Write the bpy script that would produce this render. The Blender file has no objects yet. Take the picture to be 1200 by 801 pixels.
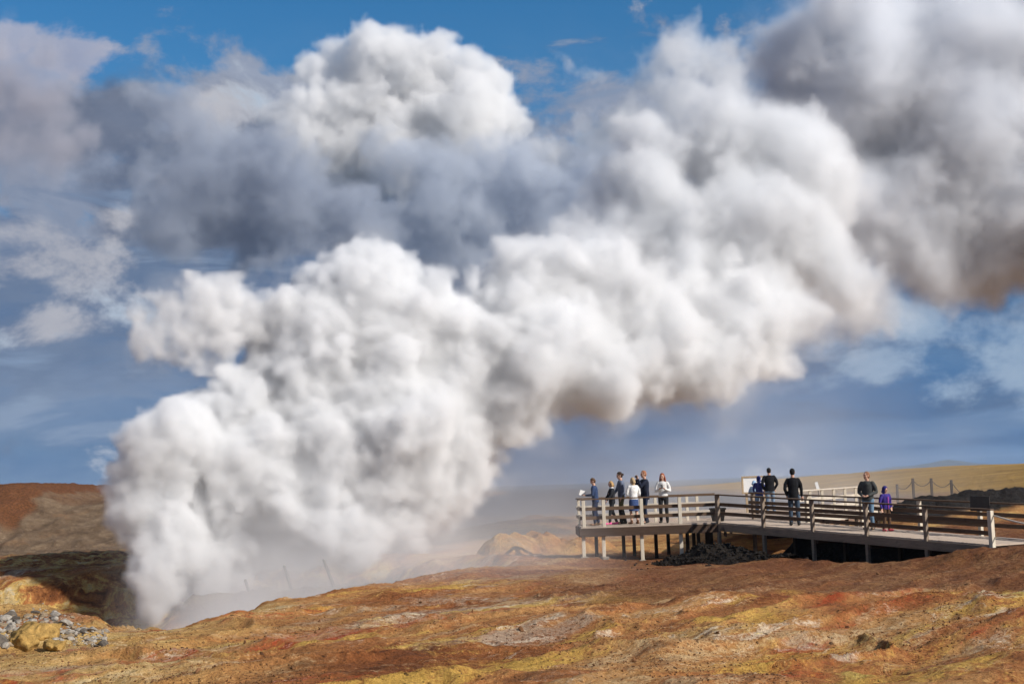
import bpy, bmesh, math, random
import numpy as np
from mathutils import Vector, Matrix

random.seed(7)
rng = np.random.default_rng(11)
sc = bpy.context.scene
COL = sc.collection
R_ = math.radians

# ------------------------------------------------------------------ camera
F = 1667.0
PITCH, ROLL = math.atan(165 / F), R_(2.1)
cam = bpy.data.objects.new('camera', bpy.data.cameras.new('camera'))
COL.objects.link(cam)
cam.data.sensor_width = 36
cam.data.lens = F / 1200 * 36
cam.data.clip_start, cam.data.clip_end = .1, 90000
CR = Matrix.Rotation(math.pi / 2 + PITCH, 3, 'X') @ Matrix.Rotation(-ROLL, 3, 'Z')
cam.matrix_world = CR.to_4x4()
sc.camera = cam

def ray(x, y):
    d = CR @ Vector(((x - 600) / F, -(y - 400.5) / F, -1))
    return d / d.y

def at(x, y, Y):
    """the point at depth Y seen at (x, y) of the 1200 x 801 photograph"""
    return ray(x, y) * Y

def gz(x, y, Z):
    d = ray(x, y)
    return d * (Z / d.z)

# ------------------------------------------------------------------ helpers
def tag(o, label=None, cat=None, group=None, kind=None):
    for k, v in (('label', label), ('category', cat), ('group', group), ('kind', kind)):
        if v:
            o[k] = v
    return o

def empty(name, loc=(0, 0, 0), rz=0, parent=None):
    o = bpy.data.objects.new(name, None)
    COL.objects.link(o)
    o.location = loc
    o.rotation_euler = (0, 0, rz)
    o.parent = parent
    return o

def link(name, me, mat=None, parent=None):
    o = bpy.data.objects.new(name, me)
    COL.objects.link(o)
    if mat is not None and not me.materials:
        me.materials.append(mat)
    o.parent = parent
    return o

class MB:
    """collects shapes into one bmesh"""
    def __init__(s):
        s.bm = bmesh.new()

    def box(s, c, size, rz=0.0, bevel=0.0, jit=0.0):
        M = Matrix.Translation(c) @ Matrix.Rotation(rz, 4, 'Z')
        sx, sy, sz = [v / 2 for v in size]
        vs = [s.bm.verts.new(M @ Vector((x * sx + random.uniform(-jit, jit), y * sy + random.uniform(-jit, jit), z * sz + random.uniform(-jit, jit))))
              for x in (-1, 1) for y in (-1, 1) for z in (-1, 1)]
        fs = [s.bm.faces.new([vs[i] for i in f]) for f in ((0, 1, 3, 2), (4, 6, 7, 5), (0, 4, 5, 1), (2, 3, 7, 6), (0, 2, 6, 4), (1, 5, 7, 3))]
        if bevel:
            es = list({e for f in fs for e in f.edges})
            bmesh.ops.bevel(s.bm, geom=es, offset=bevel, segments=1, affect='EDGES')
        return s

    def beam(s, p, q, w, h, up=Vector((0, 0, 1)), bevel=0.0):
        """a squared timber from p to q: w wide, h high"""
        p, q = Vector(p), Vector(q)
        d = q - p
        L = d.length
        d.normalize()
        side = d.cross(up)
        if side.length < 1e-4:
            side = Vector((1, 0, 0))
        side.normalize()
        u = side.cross(d)
        vs = []
        for t in (0, L):
            for a, b in ((-1, -1), (1, -1), (1, 1), (-1, 1)):
                vs.append(s.bm.verts.new(p + d * t + side * (a * w / 2) + u * (b * h / 2)))
        fs = [s.bm.faces.new([vs[i] for i in f]) for f in ((3, 2, 1, 0), (4, 5, 6, 7), (0, 1, 5, 4), (1, 2, 6, 5), (2, 3, 7, 6), (3, 0, 4, 7))]
        if bevel:
            es = list({e for f in fs for e in f.edges})
            bmesh.ops.bevel(s.bm, geom=es, offset=bevel, segments=1, affect='EDGES')
        return s

    def tube(s, pts, r, n=8):
        pts = [Vector(p) for p in pts]
        rs = r if isinstance(r, (list, tuple)) else [r] * len(pts)
        rings = []
        for i, p in enumerate(pts):
            d = (pts[min(i + 1, len(pts) - 1)] - pts[max(i - 1, 0)]).normalized()
            a = d.cross(Vector((0, 0, 1)))
            if a.length < 1e-3:
                a = Vector((1, 0, 0))
            a.normalize()
            b = d.cross(a)
            rings.append([s.bm.verts.new(p + (a * math.cos(2 * math.pi * k / n) + b * math.sin(2 * math.pi * k / n)) * rs[i]) for k in range(n)])
        for A, B in zip(rings, rings[1:]):
            for k in range(n):
                s.bm.faces.new((A[k], A[(k + 1) % n], B[(k + 1) % n], B[k]))
        s.bm.faces.new(rings[0][::-1])
        s.bm.faces.new(rings[-1])
        return s

    def ball(s, c, r, sub=2):
        rr = r if isinstance(r, (tuple, list)) else (r, r, r)
        M = Matrix.Translation(c) @ Matrix.Diagonal((*rr, 1))
        bmesh.ops.create_icosphere(s.bm, subdivisions=sub, radius=1, matrix=M)
        return s

    def loft(s, rings, n=20):
        """closed tube through ellipses (x, y, z, rx, ry)"""
        R = [[s.bm.verts.new((x + rx * math.cos(2 * math.pi * k / n), y + ry * math.sin(2 * math.pi * k / n), z)) for k in range(n)] for x, y, z, rx, ry in rings]
        for A, B in zip(R, R[1:]):
            for k in range(n):
                s.bm.faces.new((A[k], A[(k + 1) % n], B[(k + 1) % n], B[k]))
        s.bm.faces.new(R[0][::-1])
        s.bm.faces.new(R[-1])
        return s

    def mesh(s, name, smooth=False):
        bmesh.ops.recalc_face_normals(s.bm, faces=s.bm.faces)
        me = bpy.data.meshes.new(name)
        s.bm.to_mesh(me)
        s.bm.free()
        if smooth:
            me.polygons.foreach_set('use_smooth', [True] * len(me.polygons))
        return me

    def build(s, name, mat, parent=None, smooth=False):
        return link(name, s.mesh(name, smooth), mat, parent)

# ------------------------------------------------------------------ noise on arbitrary points
_T = rng.random((256, 256)).astype(np.float32) * 2 - 1
def vnoise(x, y, seed=0):
    x = x + seed * 37.13
    y = y + seed * 91.7
    xi, yi = np.floor(x).astype(int), np.floor(y).astype(int)
    fx, fy = x - xi, y - yi
    fx, fy = fx ** 3 * (fx * (fx * 6 - 15) + 10), fy ** 3 * (fy * (fy * 6 - 15) + 10)
    g = lambda a, b: _T[a & 255, b & 255]
    return (g(xi, yi) * (1 - fx) + g(xi + 1, yi) * fx) * (1 - fy) + (g(xi, yi + 1) * (1 - fx) + g(xi + 1, yi + 1) * fx) * fy
def fbm(x, y, s, o=4, seed=0, gain=.5):
    v = 0; a = 1; n = 0
    for k in range(o):
        v = v + a * vnoise(x / s * 1.0 + .3 * k, y / s + .7 * k, seed + k * 3); n += a; a *= gain; s = s / 2.03
    return v / n
def sstep(a, b, x):
    t = np.clip((x - a) / (b - a), 0, 1)
    return t * t * (3 - 2 * t)

# ------------------------------------------------------------------ node helper
class NT:
    def __init__(s, name, kind='mat'):
        if kind == 'mat':
            s.m = bpy.data.materials.new(name); s.m.use_nodes = True
            s.t = s.m.node_tree; s.t.nodes.clear()
            s.out = s.t.nodes.new('ShaderNodeOutputMaterial')
        else:
            s.m = kind; s.t = kind.node_tree; s.t.nodes.clear()
            s.out = s.t.nodes.new('ShaderNodeOutputWorld')
    def n(s, typ, ins=None, **kw):
        n = s.t.nodes.new('ShaderNode' + typ)
        for k, v in kw.items():
            setattr(n, k, v)
        for k, v in (ins or {}).items():
            s.put(n.inputs[k], v)
        return n
    def put(s, sock, v):
        if isinstance(v, bpy.types.NodeSocket):
            s.t.links.new(v, sock)
        elif isinstance(v, bpy.types.Node):
            s.t.links.new(v.outputs[0], sock)
        else:
            if isinstance(v, (tuple, list)) and len(v) == 3 and sock.type == 'RGBA':
                v = (*v, 1)
            sock.default_value = v
    def math(s, op, a, b=0.0, c=0.0, clamp=False):
        n = s.n('Math', {0: a, 1: b, 2: c}, operation=op); n.use_clamp = clamp
        return n.outputs[0]
    def vmath(s, op, a, b=(0, 0, 0)):
        return s.n('VectorMath', {0: a, 1: b}, operation=op).outputs[0]
    def mix(s, f, a, b, mode='MIX'):
        n = s.n('Mix', data_type='RGBA', blend_type=mode)
        s.put(n.inputs['Factor'], f); s.put(n.inputs[6], a); s.put(n.inputs[7], b)
        return n.outputs[2]
    def noise(s, vec, scale, detail=4, rough=.55, dist=0.0, out='Fac'):
        return s.n('TexNoise', {'Vector': vec, 'Scale': scale, 'Detail': detail, 'Roughness': rough, 'Distortion': dist}).outputs[out]
    def step(s, x, a, b):
        n = s.n('MapRange', {0: x, 1: a, 2: b, 3: 0.0, 4: 1.0}, interpolation_type='SMOOTHSTEP'); n.clamp = True
        return n.outputs[0]
    def ramp(s, x, stops, interp='LINEAR'):
        n = s.n('ValToRGB', {0: x}); e = n.color_ramp.elements; n.color_ramp.interpolation = interp
        while len(e) < len(stops): e.new(.5)
        for el, (p, c) in zip(e, stops):
            el.position = p; el.color = (*c, 1) if len(c) == 3 else c
        return n.outputs[0]
    def principled(s, col, rough=.8, bump=None, bstr=.3, bdist=.02, **kw):
        p = s.n('BsdfPrincipled', {'Base Color': col, 'Roughness': rough})
        p.inputs['Specular IOR Level'].default_value = kw.get('spec', .3)
        if bump is not None:
            b = s.n('Bump', {'Height': bump, 'Strength': bstr, 'Distance': bdist})
            s.t.links.new(b.outputs[0], p.inputs['Normal'])
        s.t.links.new(p.outputs[0], s.out.inputs[0])
        return s.m

def obj_coords(t, scale=(1, 1, 1)):
    tc = t.n('TexCoord').outputs['Object']
    if scale == (1, 1, 1): return tc
    return t.n('Mapping', {'Vector': tc, 'Scale': scale}).outputs[0]

def simple_mat(name, col, rough=.7, var=.25, scale=6, bump=.3, spec=.3, streak=None):
    t = NT(name)
    v = obj_coords(t, streak or (1, 1, 1))
    n1 = t.noise(v, scale, 6, .65)
    n2 = t.noise(v, scale * 7, 3, .6)
    f = t.math('MULTIPLY_ADD', n1, .7, t.math('MULTIPLY', n2, .3))
    lo = tuple(c * (1 - var) for c in col); hi = tuple(min(1, c * (1 + var)) for c in col)
    c = t.ramp(f, [(.32, lo), (.68, hi)])
    return t.principled(c, rough, f, bump, .01, spec=spec)
# ------------------------------------------------------------------ terrain
PL = -2.7
EDGE = [(-22.0, 33.5), (-16, 34.0)] + [tuple(gz(x, y, PL)[:2]) for x, y in ((0, 722), (60, 723), (112, 735), (180, 737), (236, 741), (262, 727), (330, 709), (440, 691), (500, 681), (560, 669))] + [(.2, 46.5), (1.2, 49.0), (.2, 52.5), (-1.8, 54.2)]
CRATER = EDGE + [(-4, 57.5), (-9, 58.5), (-15, 60), (-24, 56), (-28, 44), (-26, 36)]
BANK = [tuple(at(x, 680, 54.5)[:2]) for x in (235, 290, 340, 385, 440, 490)]

def seg_dist(X, Y, poly, closed):
    D = np.full(X.shape, 1e9)
    pts = poly + ([poly[0]] if closed else [])
    for (ax, ay), (bx, by) in zip(pts, pts[1:]):
        dx, dy = bx - ax, by - ay
        t = np.clip(((X - ax) * dx + (Y - ay) * dy) / (dx * dx + dy * dy), 0, 1)
        D = np.minimum(D, np.hypot(X - ax - t * dx, Y - ay - t * dy))
    return D
def inside(X, Y, poly):
    r = np.zeros(X.shape, bool)
    for (ax, ay), (bx, by) in zip(poly, poly[1:] + [poly[0]]):
        c = (ay > Y) != (by > Y)
        with np.errstate(divide='ignore', invalid='ignore'):
            r ^= c & (X < (bx - ax) * (Y - ay) / (by - ay) + ax)
    return r
HOLES = [tuple(gz(1032, 777, PL)[:2]), tuple(gz(140, 772, PL)[:2])]
SPOTS = [(1003, 782, .34), (1194, 714, .42), (655, 713, .16)]
# the ramp's front line, used for the ground beneath it
RA, RB = at(842, 600, 49.3).xy, at(1162, 616, 39.0).xy
RU = (RB - RA).normalized()
RN = Vector((-RU.y, RU.x))          # points away from the camera side
if RN.y < 0: RN = -RN

def lump(X, Y, cx, cy, rx, ry, h, p=1.0):
    q = ((X - cx) / rx) ** 2 + ((Y - cy) / ry) ** 2
    return h * np.exp(-q ** p)

def terrain(X, Y):
    X = np.asarray(X, float); Y = np.asarray(Y, float)
    dist = np.hypot(X, Y)
    wig = fbm(X, Y, 2.2, 4, 5)
    big = fbm(X, Y, 9, 3, 1)
    Z = PL + .16 * big + .06 * fbm(X, Y, 2.1, 3, 9)
    # gullied low swells that run up to the right
    a = R_(48); U = X * math.cos(a) + Y * math.sin(a); V = -X * math.sin(a) + Y * math.cos(a)
    Z = Z + .25 * fbm(U * .45, V, 2.6, 4, 21) * sstep(8, 14, Y) * sstep(70, 45, Y)
    rid = 1 - np.abs(fbm(U * .5, V, 1.7, 3, 33))
    Z = Z + .17 * (rid ** 6) * sstep(44, 30, Y) * sstep(8, 13, Y)
    Z = np.where(Y < 16, Z + (1.0) * sstep(15, 0, Y), Z)
    # ground rises to the path at the ramp's lower end
    Z = Z + .5 * sstep(9.5, 14.0, X) * sstep(30, 38, Y) * sstep(75, 50, Y)
    # lip of earth in front of the ramp and the hollow below it
    s = (X - RA.x) * RU.x + (Y - RA.y) * RU.y
    n = (X - RA.x) * RN.x + (Y - RA.y) * RN.y
    along = sstep(-1.5, .5, s) * sstep(12.2, 9.5, s)
    Z = Z - .42 * along * sstep(-1.1, -.2, n) * sstep(3.6, 2.6, n)
    Z = Z + (.10 + .05 * wig) * along * np.exp(-((n + 1.5) / .5) ** 2)
    Z = Z + .25 * np.exp(-((n + .9) / .8) ** 2) * sstep(9, 12, s) * sstep(16, 12.5, s)
    Z = Z + (-2.02 + .05 * wig - .012 * np.clip(s, 0, 12) - Z) * sstep(.9, 2.1, n) * sstep(.2, 2.2, s) * sstep(24, 20, s) * sstep(9, 6, n)
    Z = Z + (-2.20 - .02 * (s - 12) - Z) * sstep(11.4, 12.2, s) * sstep(-.6, .0, n) * sstep(3.6, 3.0, n) * sstep(26, 22, s)
    # crater
    D = seg_dist(X, Y, CRATER, True); I = inside(X + .35 * wig, Y + .5 * wig, CRATER)
    fl = -5.0 + .25 * big
    wall = sstep(0, 5.5, np.where(I, D + .5 * wig, 0))
    wall = np.clip(wall + .12 * wig * (wall > .02) * (wall < .95), 0, 1)
    Z = Z + (fl - Z) * wall
    # bank in the mist
    Db = seg_dist(X, Y, BANK, False)
    top = -3.62 + .10 * fbm(X, Y, 1.0, 4, 50) + .03 * (X + 7)
    Z = np.maximum(Z, top - .95 * np.maximum(Db - .35, 0) * (1 + .25 * fbm(X, Y, .8, 3, 51)))
    # left hill
    hx = sstep(-7, -17, X)
    ty = np.clip((Y - 58) / 30, 0, 1)
    prof = np.where(ty < .42, ty * .50 + .03 * np.sin(ty * 20), .21 + (ty - .42) * 1.36)
    rough = sstep(.75, .3, ty) * sstep(0, .1, ty)
    hz = -5.0 + 4.80 * prof + .5 * rough * fbm(X, Y * .7, 3.2, 5, 60) + .16 * fbm(X, Y, 1.2, 5, 61)
    hz = hz + (.28 * fbm(X * .6 + .35 * Y, Y * .35, 2.4, 5, 64) - .30 * np.abs(fbm(X * .8 - .2 * Y, Y * .22, 3.4, 3, 65)) ** .6 + .1) * sstep(.36, .5, ty) * sstep(1.0, .85, ty)
    hz = hz + 1.25 * sstep(-26.5, -31, X) * sstep(.62, .98, ty) + .22 * fbm(X, Y * .3, 5, 4, 63) * sstep(.8, 1, ty)
    hz = hz - .35 * np.exp(-((X + 27.5 + .14 * (Y - 70) + .8 * fbm(Y, Y * 0, 4, 3, 66)) / .55) ** 2) * sstep(.35, .5, ty) * sstep(.95, .7, ty)
    far = sstep(88, 220, Y)
    hz = hz - far * 2.0
    Z = np.where(Y > 56, Z + (np.maximum(hz, Z) - Z) * hx * sstep(56, 61, Y), Z)
    # mounds behind the crater's right end
    knob = np.zeros(X.shape)
    def mound(cx, cy, rx, ry, h, rg, sd):
        q = ((X - cx) / rx) ** 2 + ((Y - cy) / ry) ** 2
        m = np.clip(1 - q * (1 + .25 * fbm(X, Y, .9, 4, sd + 40)), 0, 1) ** .62
        knob[...] = np.maximum(knob, m)
        return m * h * (1 + rg * fbm(X, Y, .6, 4, sd)) + (m > 0) * .08 * fbm(X, Y, .40, 4, sd + 7) * np.minimum(1, m * 4)
    p = at(596, 650, 55)
    Z = Z + mound(p.x, 55, 1.15, 1.4, .70, .25, 70)
    p = at(660, 650, 57)
    Z = Z + mound(p.x, 57, 1.8, 1.8, .40, .4, 71) + mound(p.x - 1.0, 56.4, .9, 1.0, .45, .5, 72) + mound(p.x + 1.3, 57.5, .9, 1.0, .3, .5, 73)
    p = at(650, 620, 78)
    Z = Z + lump(X, Y, p.x, 80, 5.5, 6, .75) * (1 + .3 * fbm(X, Y, 2, 4, 74))
    # rolling ochre ground seen under the platform
    Z = Z + .30 * fbm(X, Y, 3.5, 4, 75) * sstep(52, 58, Y) * sstep(110, 80, Y) * sstep(-4, 0, X)
    # meadow hill on the right
    mx = sstep(13, 62, X) * sstep(900, 500, Y); my = sstep(72, 150, Y) * (1 - .75 * sstep(175, 420, Y))
    Z = Z + mx * my * (2.75 + .15 * fbm(X, Y, 25, 3, 80))
    # dark lava berm and the brown slope before it
    bx = sstep(14.6, 17.0, X + .8 * big)
    q = (Y - 63 - .25 * (X - 20)) / 2.1
    Z = Z + bx * (1.02 + .45 * fbm(X, Y, 1.3, 5, 81)) * np.exp(-q * q * .9)
    Z = Z + .30 * sstep(14, 20, X) * sstep(46, 55, Y) * sstep(75, 60, Y)
    # two small sulphur holes in the foreground
    for hx_, hy_ in HOLES:
        Z = Z - .30 * np.exp(-(((X - hx_) / .30) ** 2 + ((Y - hy_) / .22) ** 2) ** 2) + .10 * np.exp(-(((X - hx_) / .7) ** 2 + ((Y - hy_ - .65) / .4) ** 2))
    # far land falls gently to the horizon
    Z = np.where(Y > 220, Z - 3.5 * sstep(220, 900, Y) - 12 * sstep(600, 3500, Y), Z)
    # fine relief
    amp = sstep(300, 60, Y)
    fine = .04 * (.28 - np.abs(fbm(X, Y, .5, 4, 95))) * sstep(-.2, .3, fbm(X, Y, 1.9, 3, 96)) + .050 * fbm(X, Y, .62, 4, 90) + .024 * fbm(X, Y, .19, 3, 91) - .05 * np.clip(np.abs(fbm(X, Y, .8, 3, 92)) * -3 + .30, 0, 1) * sstep(-.1, .35, fbm(X, Y, 2.6, 3, 93))
    Z = Z + amp * fine * (1 + 2.5 * sstep(.02, .3, wall) * sstep(1, .9, wall) + 2.5 * hx * rough)
    return Z, dict(wall=wall, hill=hx * sstep(57, 60, Y), ty=ty, rough=rough, knob=knob, meadow=mx * my, berm=bx * np.exp(-np.abs(q) ** 3 * .8), D=np.where(I, D, -D), s=s, n=n, Db=Db)

def ground_z(x, y):
    return float(terrain(np.array([x]), np.array([y]))[0][0])

def build_ground():
    ys = [-40, -30, -20, -12, -6, -2, 2, 5, 8, 10, 12]
    y = 13.0
    while y < 62: ys.append(y); y += max(.045, .0028 * y)
    while y < 95: ys.append(y); y += .22
    while y < 260: ys.append(y); y *= 1.018
    while y < 9000: ys.append(y); y *= 1.09
    ys = np.array(ys)
    us = np.concatenate([-np.geomspace(1.4, .47, 22)[:-1], np.linspace(-.46, .46, 860), np.geomspace(.47, 1.4, 22)[1:]])
    W = np.sqrt(13 ** 2 + ys ** 2)
    X = us[None, :] * W[:, None]; Y = np.repeat(ys[:, None], len(us), 1)
    Z, k = terrain(X, Y)
    ny, nx = X.shape
    co = np.stack([X, Y, Z], -1).reshape(-1, 3).astype(np.float32)
    i = np.arange(ny * nx).reshape(ny, nx)
    q = np.stack([i[:-1, :-1], i[:-1, 1:], i[1:, 1:], i[1:, :-1]], -1).reshape(-1, 4)
    me = bpy.data.meshes.new('ground')
    me.vertices.add(len(co)); me.vertices.foreach_set('co', co.ravel())
    me.loops.add(q.size); me.loops.foreach_set('vertex_index', q.ravel().astype(np.int32))
    me.polygons.add(len(q)); me.polygons.foreach_set('loop_start', np.arange(0, q.size, 4, dtype=np.int32))
    me.polygons.foreach_set('use_smooth', np.ones(len(q), bool))
    me.update(calc_edges=True)
    wob = fbm(X, Y, 3, 4, 101)
    # ground zones by material, plus shade painted under the ramp
    soil = sstep(-1.5, 3.5, X + 2.5 * wob - .12 * (34 - Y) * (Y < 34)) * sstep(29.5, 34, Y + 3.0 * wob + .20 * np.clip(X - 4, 0, 20)) * sstep(56, 50, Y)
    hill = k['hill'] * sstep(.34, .47, k['ty'] + .05 * wob)
    rock = np.clip(k['hill'] * sstep(.5, .36, k['ty'] + .05 * wob) + sstep(.02, .2, k['wall'] + 0 * X) * (1 - k['hill']), 0, 1)
    rock = np.maximum(rock, sstep(.02, .25, k['knob']))
    meadow = sstep(.10, .30, k['meadow'] + .03 * wob) * sstep(70, 92, Y)
    dark = np.clip(sstep(.25, .5, k['berm'] + .12 * wob), 0, 1)
    redtop = k['hill'] * np.maximum(sstep(-28.5, -29.1, X + .5 * wob + .7 * fbm(X, Y, 1.5, 4, 111)) * sstep(.74, .80, k['ty'] + .04 * wob),   .35 * sstep(.965, .985, k['ty'] + .02 * fbm(X, Y, 1.2, 4, 112)))
    ochre = sstep(51, 56, Y) * (1 - k['hill']) * (1 - meadow) * (1 - dark) * sstep(-4, -1, X)
    sea = np.maximum(sstep(1500, 2500, Y), sstep(96, 125, Y + 8 * wob) * (1 - meadow) * sstep(-14, -4, X))
    under = sstep(-.9, -.1, k['n'] + .3 * wob) * sstep(2.7, 2.0, k['n'] + .2 * wob) * sstep(-2, -.5, k['s']) * sstep(13, 11.0, k['s'])  # shade beneath the ramp deck, painted dark into the ground colour
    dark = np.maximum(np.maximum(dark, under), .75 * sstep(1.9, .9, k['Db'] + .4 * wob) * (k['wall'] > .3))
    sul = sstep(-2, -7, X) * sstep(38, 32, Y)
    def attr(name, a, b, c, d):
        at_ = me.attributes.new(name, 'FLOAT_COLOR', 'POINT')
        at_.data.foreach_set('color', np.stack([a, b, c, d], -1).astype(np.float32).ravel())
    attr('zone_a', soil, hill, rock, meadow)
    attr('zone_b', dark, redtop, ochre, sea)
    spot = np.zeros(X.shape)
    for px_, py_, r_ in SPOTS:
        p_ = gz(px_, py_, PL)
        spot = np.maximum(spot, np.exp(-((X - p_.x) / r_) ** 2 - ((Y - p_.y) / (r_ * 1.6)) ** 2))
    attr('zone_c', sul, np.clip(k['wall'], 0, 1), spot, soil * 0 + 1)
    o = link('ground', me, ground_material())
    tag(o, kind='structure')
    return o

def ground_material():
    t = NT('geothermal_ground')
    P = t.n('TexCoord').outputs['Object']
    za = t.n('Attribute', attribute_name='zone_a'); zb = t.n('Attribute', attribute_name='zone_b'); zc = t.n('Attribute', attribute_name='zone_c')
    sa = t.n('SeparateColor', {0: za.outputs['Color']}); sb = t.n('SeparateColor', {0: zb.outputs['Color']}); sc_ = t.n('SeparateColor', {0: zc.outputs['Color']})
    soil, hill, rock, meadow = sa.outputs[0], sa.outputs[1], sa.outputs[2], za.outputs['Alpha']
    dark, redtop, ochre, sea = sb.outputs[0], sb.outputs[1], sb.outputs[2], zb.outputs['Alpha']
    sul, wall = sc_.outputs[0], sc_.outputs[1]
    G = t.n('Mapping', {'Vector': P, 'Rotation': (0, 0, R_(50)), 'Scale': (4.2, 1.35, 1.6)}, vector_type='TEXTURE').outputs[0]
    warp = t.vmath('SCALE', t.n('TexNoise', {'Vector': G, 'Scale': .7, 'Detail': 5, 'Roughness': .65}).outputs['Color'])
    warp.node.inputs['Scale'].default_value = .9
    W = t.vmath('ADD', G, warp)
    fine = t.noise(P, 7, 6, .72)
    finer = t.noise(P, 26, 4, .7)
    brk = t.math('MULTIPLY', t.math('SUBTRACT', t.math('MULTIPLY_ADD', fine, .6, t.math('MULTIPLY', finer, .4)), .5), .34)
    def lay(off, scale, rough=.68, dist=.5):
        return t.math('ADD', t.noise(t.vmath('ADD', W, off), scale, 11, rough, dist), brk)
    n1 = lay((0, 0, 0), .42, .64); n2 = lay((7.3, 2.1, 0), .8); n3 = lay((-4.3, 9.1, 0), .55); n4 = lay((14.3, -6.1, 0), 1.25, .72)
    n5 = lay((31, 17, 0), .7); n6 = lay((-31, 27, 0), .6); n7 = lay((3, 47, 0), 2.2, .72)
    # brown to rust to ochre, crossed by crusts of red, sulphur, clay and white
    c = t.ramp(n1, [(.28, (.10, .036, .014)), (.39, (.205, .070, .024)), (.48, (.35, .14, .048)), (.57, (.45, .235, .085)), (.70, (.40, .28, .16))])
    c = t.mix(t.math('MULTIPLY', t.step(n3, .55, .66), .85), c, (.33, .052, .020))
    c = t.mix(t.math('MULTIPLY', t.step(n6, .53, .66), .75), c, (.36, .29, .215))
    c = t.mix(t.math('MULTIPLY', t.step(n2, .54, .66), .66), c, (.56, .42, .235))
    c = t.mix(t.math('MULTIPLY', t.step(n5, .52, .65), .75), c, (.54, .345, .075))
    c = t.mix(t.math('MULTIPLY', t.step(n4, .575, .68), .70), c, (.64, .55, .43))
    c = t.mix(t.math('MULTIPLY', t.step(n7, .55, .66), .65), c, (.085, .036, .020))
    c = t.mix(t.math('MULTIPLY', sul, t.step(n3, .64, .42)), c, t.ramp(n2, [(.33, (.24, .11, .04)), (.46, (.42, .25, .085)), (.56, (.55, .37, .14)), (.68, (.60, .47, .26))]))
    c = t.mix(t.math('MULTIPLY', t.step(t.math('ADD', sc_.outputs[2], t.math('MULTIPLY', t.math('SUBTRACT', n4, .5), 3.2)), .45, .95), .85), c, t.ramp(finer, [(.35, (.42, .29, .06)), (.65, (.62, .47, .15))]))
    # plain red-brown soil by the boardwalk
    sd = t.ramp(t.math('MULTIPLY_ADD', n2, .65, t.math('MULTIPLY', fine, .35)), [(.33, (.10, .038, .018)), (.50, (.17, .068, .030)), (.62, (.26, .135, .060))])
    sd = t.mix(t.math('MULTIPLY', t.step(n4, .60, .70), .5), sd, (.27, .19, .11))
    c = t.mix(t.math('MULTIPLY', soil, .93), c, sd)
    # hill: grey-brown gravelly slope
    hc = t.ramp(t.noise(P, .9, 8, .72), [(.3, (.10, .066, .040)), (.5, (.165, .112, .070)), (.7, (.25, .18, .115))])
    hc = t.mix(t.math('MULTIPLY', t.step(t.noise(P, .35, 8, .7, .6), .52, .66), .6), hc, (.24, .14, .075))
    hc = t.mix(t.math('MULTIPLY', t.step(fine, .56, .66), .6), hc, (.050, .032, .020)); hc = t.mix(t.math('MULTIPLY', t.step(t.noise(t.vmath('ADD', P, (5, 5, 5)), 3.0, 6, .7), .58, .68), .5), hc, (.34, .25, .16))
    c = t.mix(hill, c, hc)
    # broken rock: rust, ochre, pale crusts
    rc = t.ramp(t.noise(P, .75, 8, .72, .6), [(.30, (.035, .015, .008)), (.42, (.17, .062, .022)), (.50, (.36, .15, .05)), (.56, (.55, .36, .11)), (.66, (.56, .46, .30))])
    c = t.mix(rock, c, rc)
    c = t.mix(t.math('MULTIPLY', redtop, .9), c, t.ramp(fine, [(.3, (.075, .028, .012)), (.7, (.19, .075, .030))]))
    oc = t.ramp(t.noise(P, .55, 8, .68, .8), [(.32, (.19, .08, .03)), (.46, (.34, .165, .06)), (.56, (.42, .24, .09)), (.66, (.50, .34, .12)), (.76, (.50, .40, .26))])
    c = t.mix(ochre, c, oc)
    mc = t.ramp(t.noise(t.n('Mapping', {'Vector': P, 'Scale': (.10, .35, 1)}).outputs[0], .6, 8, .7), [(.3, (.17, .10, .028)), (.5, (.30, .18, .050)), (.7, (.42, .27, .080))])
    c = t.mix(meadow, c, mc)
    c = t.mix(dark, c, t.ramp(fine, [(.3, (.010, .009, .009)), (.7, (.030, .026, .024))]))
    c = t.mix(sea, c, (.02, .045, .075))
    # grit
    v = t.n('Mix', {}, data_type='FLOAT'); 
    g = t.math('MULTIPLY_ADD', fine, 1.3, t.math('MULTIPLY_ADD', finer, 1.1, -.14))
    c = t.mix(1.0, c, t.n('CombineColor', {0: g, 1: g, 2: g}).outputs[0], 'MULTIPLY')
    vb = t.n('TexVoronoi', {'Vector': P, 'Scale': 9.0, 'Randomness': 1.0})
    vbr = t.n('SeparateColor', {0: vb.outputs['Color']}).outputs[1]
    sp2 = t.math('MULTIPLY', t.step(vb.outputs['Distance'], .30, .16), t.step(vbr, .66, .74))
    c = t.mix(t.math('MULTIPLY', t.math('MULTIPLY', sp2, .55), t.math('SUBTRACT', 1.0, t.math('MAXIMUM', sea, meadow))), c, (.075, .035, .018))
    vo = t.n('TexVoronoi', {'Vector': P, 'Scale': 3.2, 'Randomness': 1.0})
    vr = t.n('SeparateColor', {0: vo.outputs['Color']}).outputs[0]
    peb = t.math('MULTIPLY', t.step(vo.outputs['Distance'], .16, .08), t.step(vr, .70, .74))
    c = t.mix(t.math('MULTIPLY', t.math('MULTIPLY', peb, .7), t.math('SUBTRACT', 1.0, t.math('MAXIMUM', sea, meadow))), c, (.035, .020, .014))
    h = t.math('MULTIPLY_ADD', fine, .6, t.math('MULTIPLY_ADD', finer, .25, t.math('MULTIPLY', n4, .6)))
    h = t.math('ADD', h, t.math('MULTIPLY', peb, .35)); h = t.math('ADD', h, t.math('MULTIPLY', sp2, .2))
    t.t.nodes.remove(v)
    return t.principled(c, .94, h, .9, .16, spec=.1)
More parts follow.
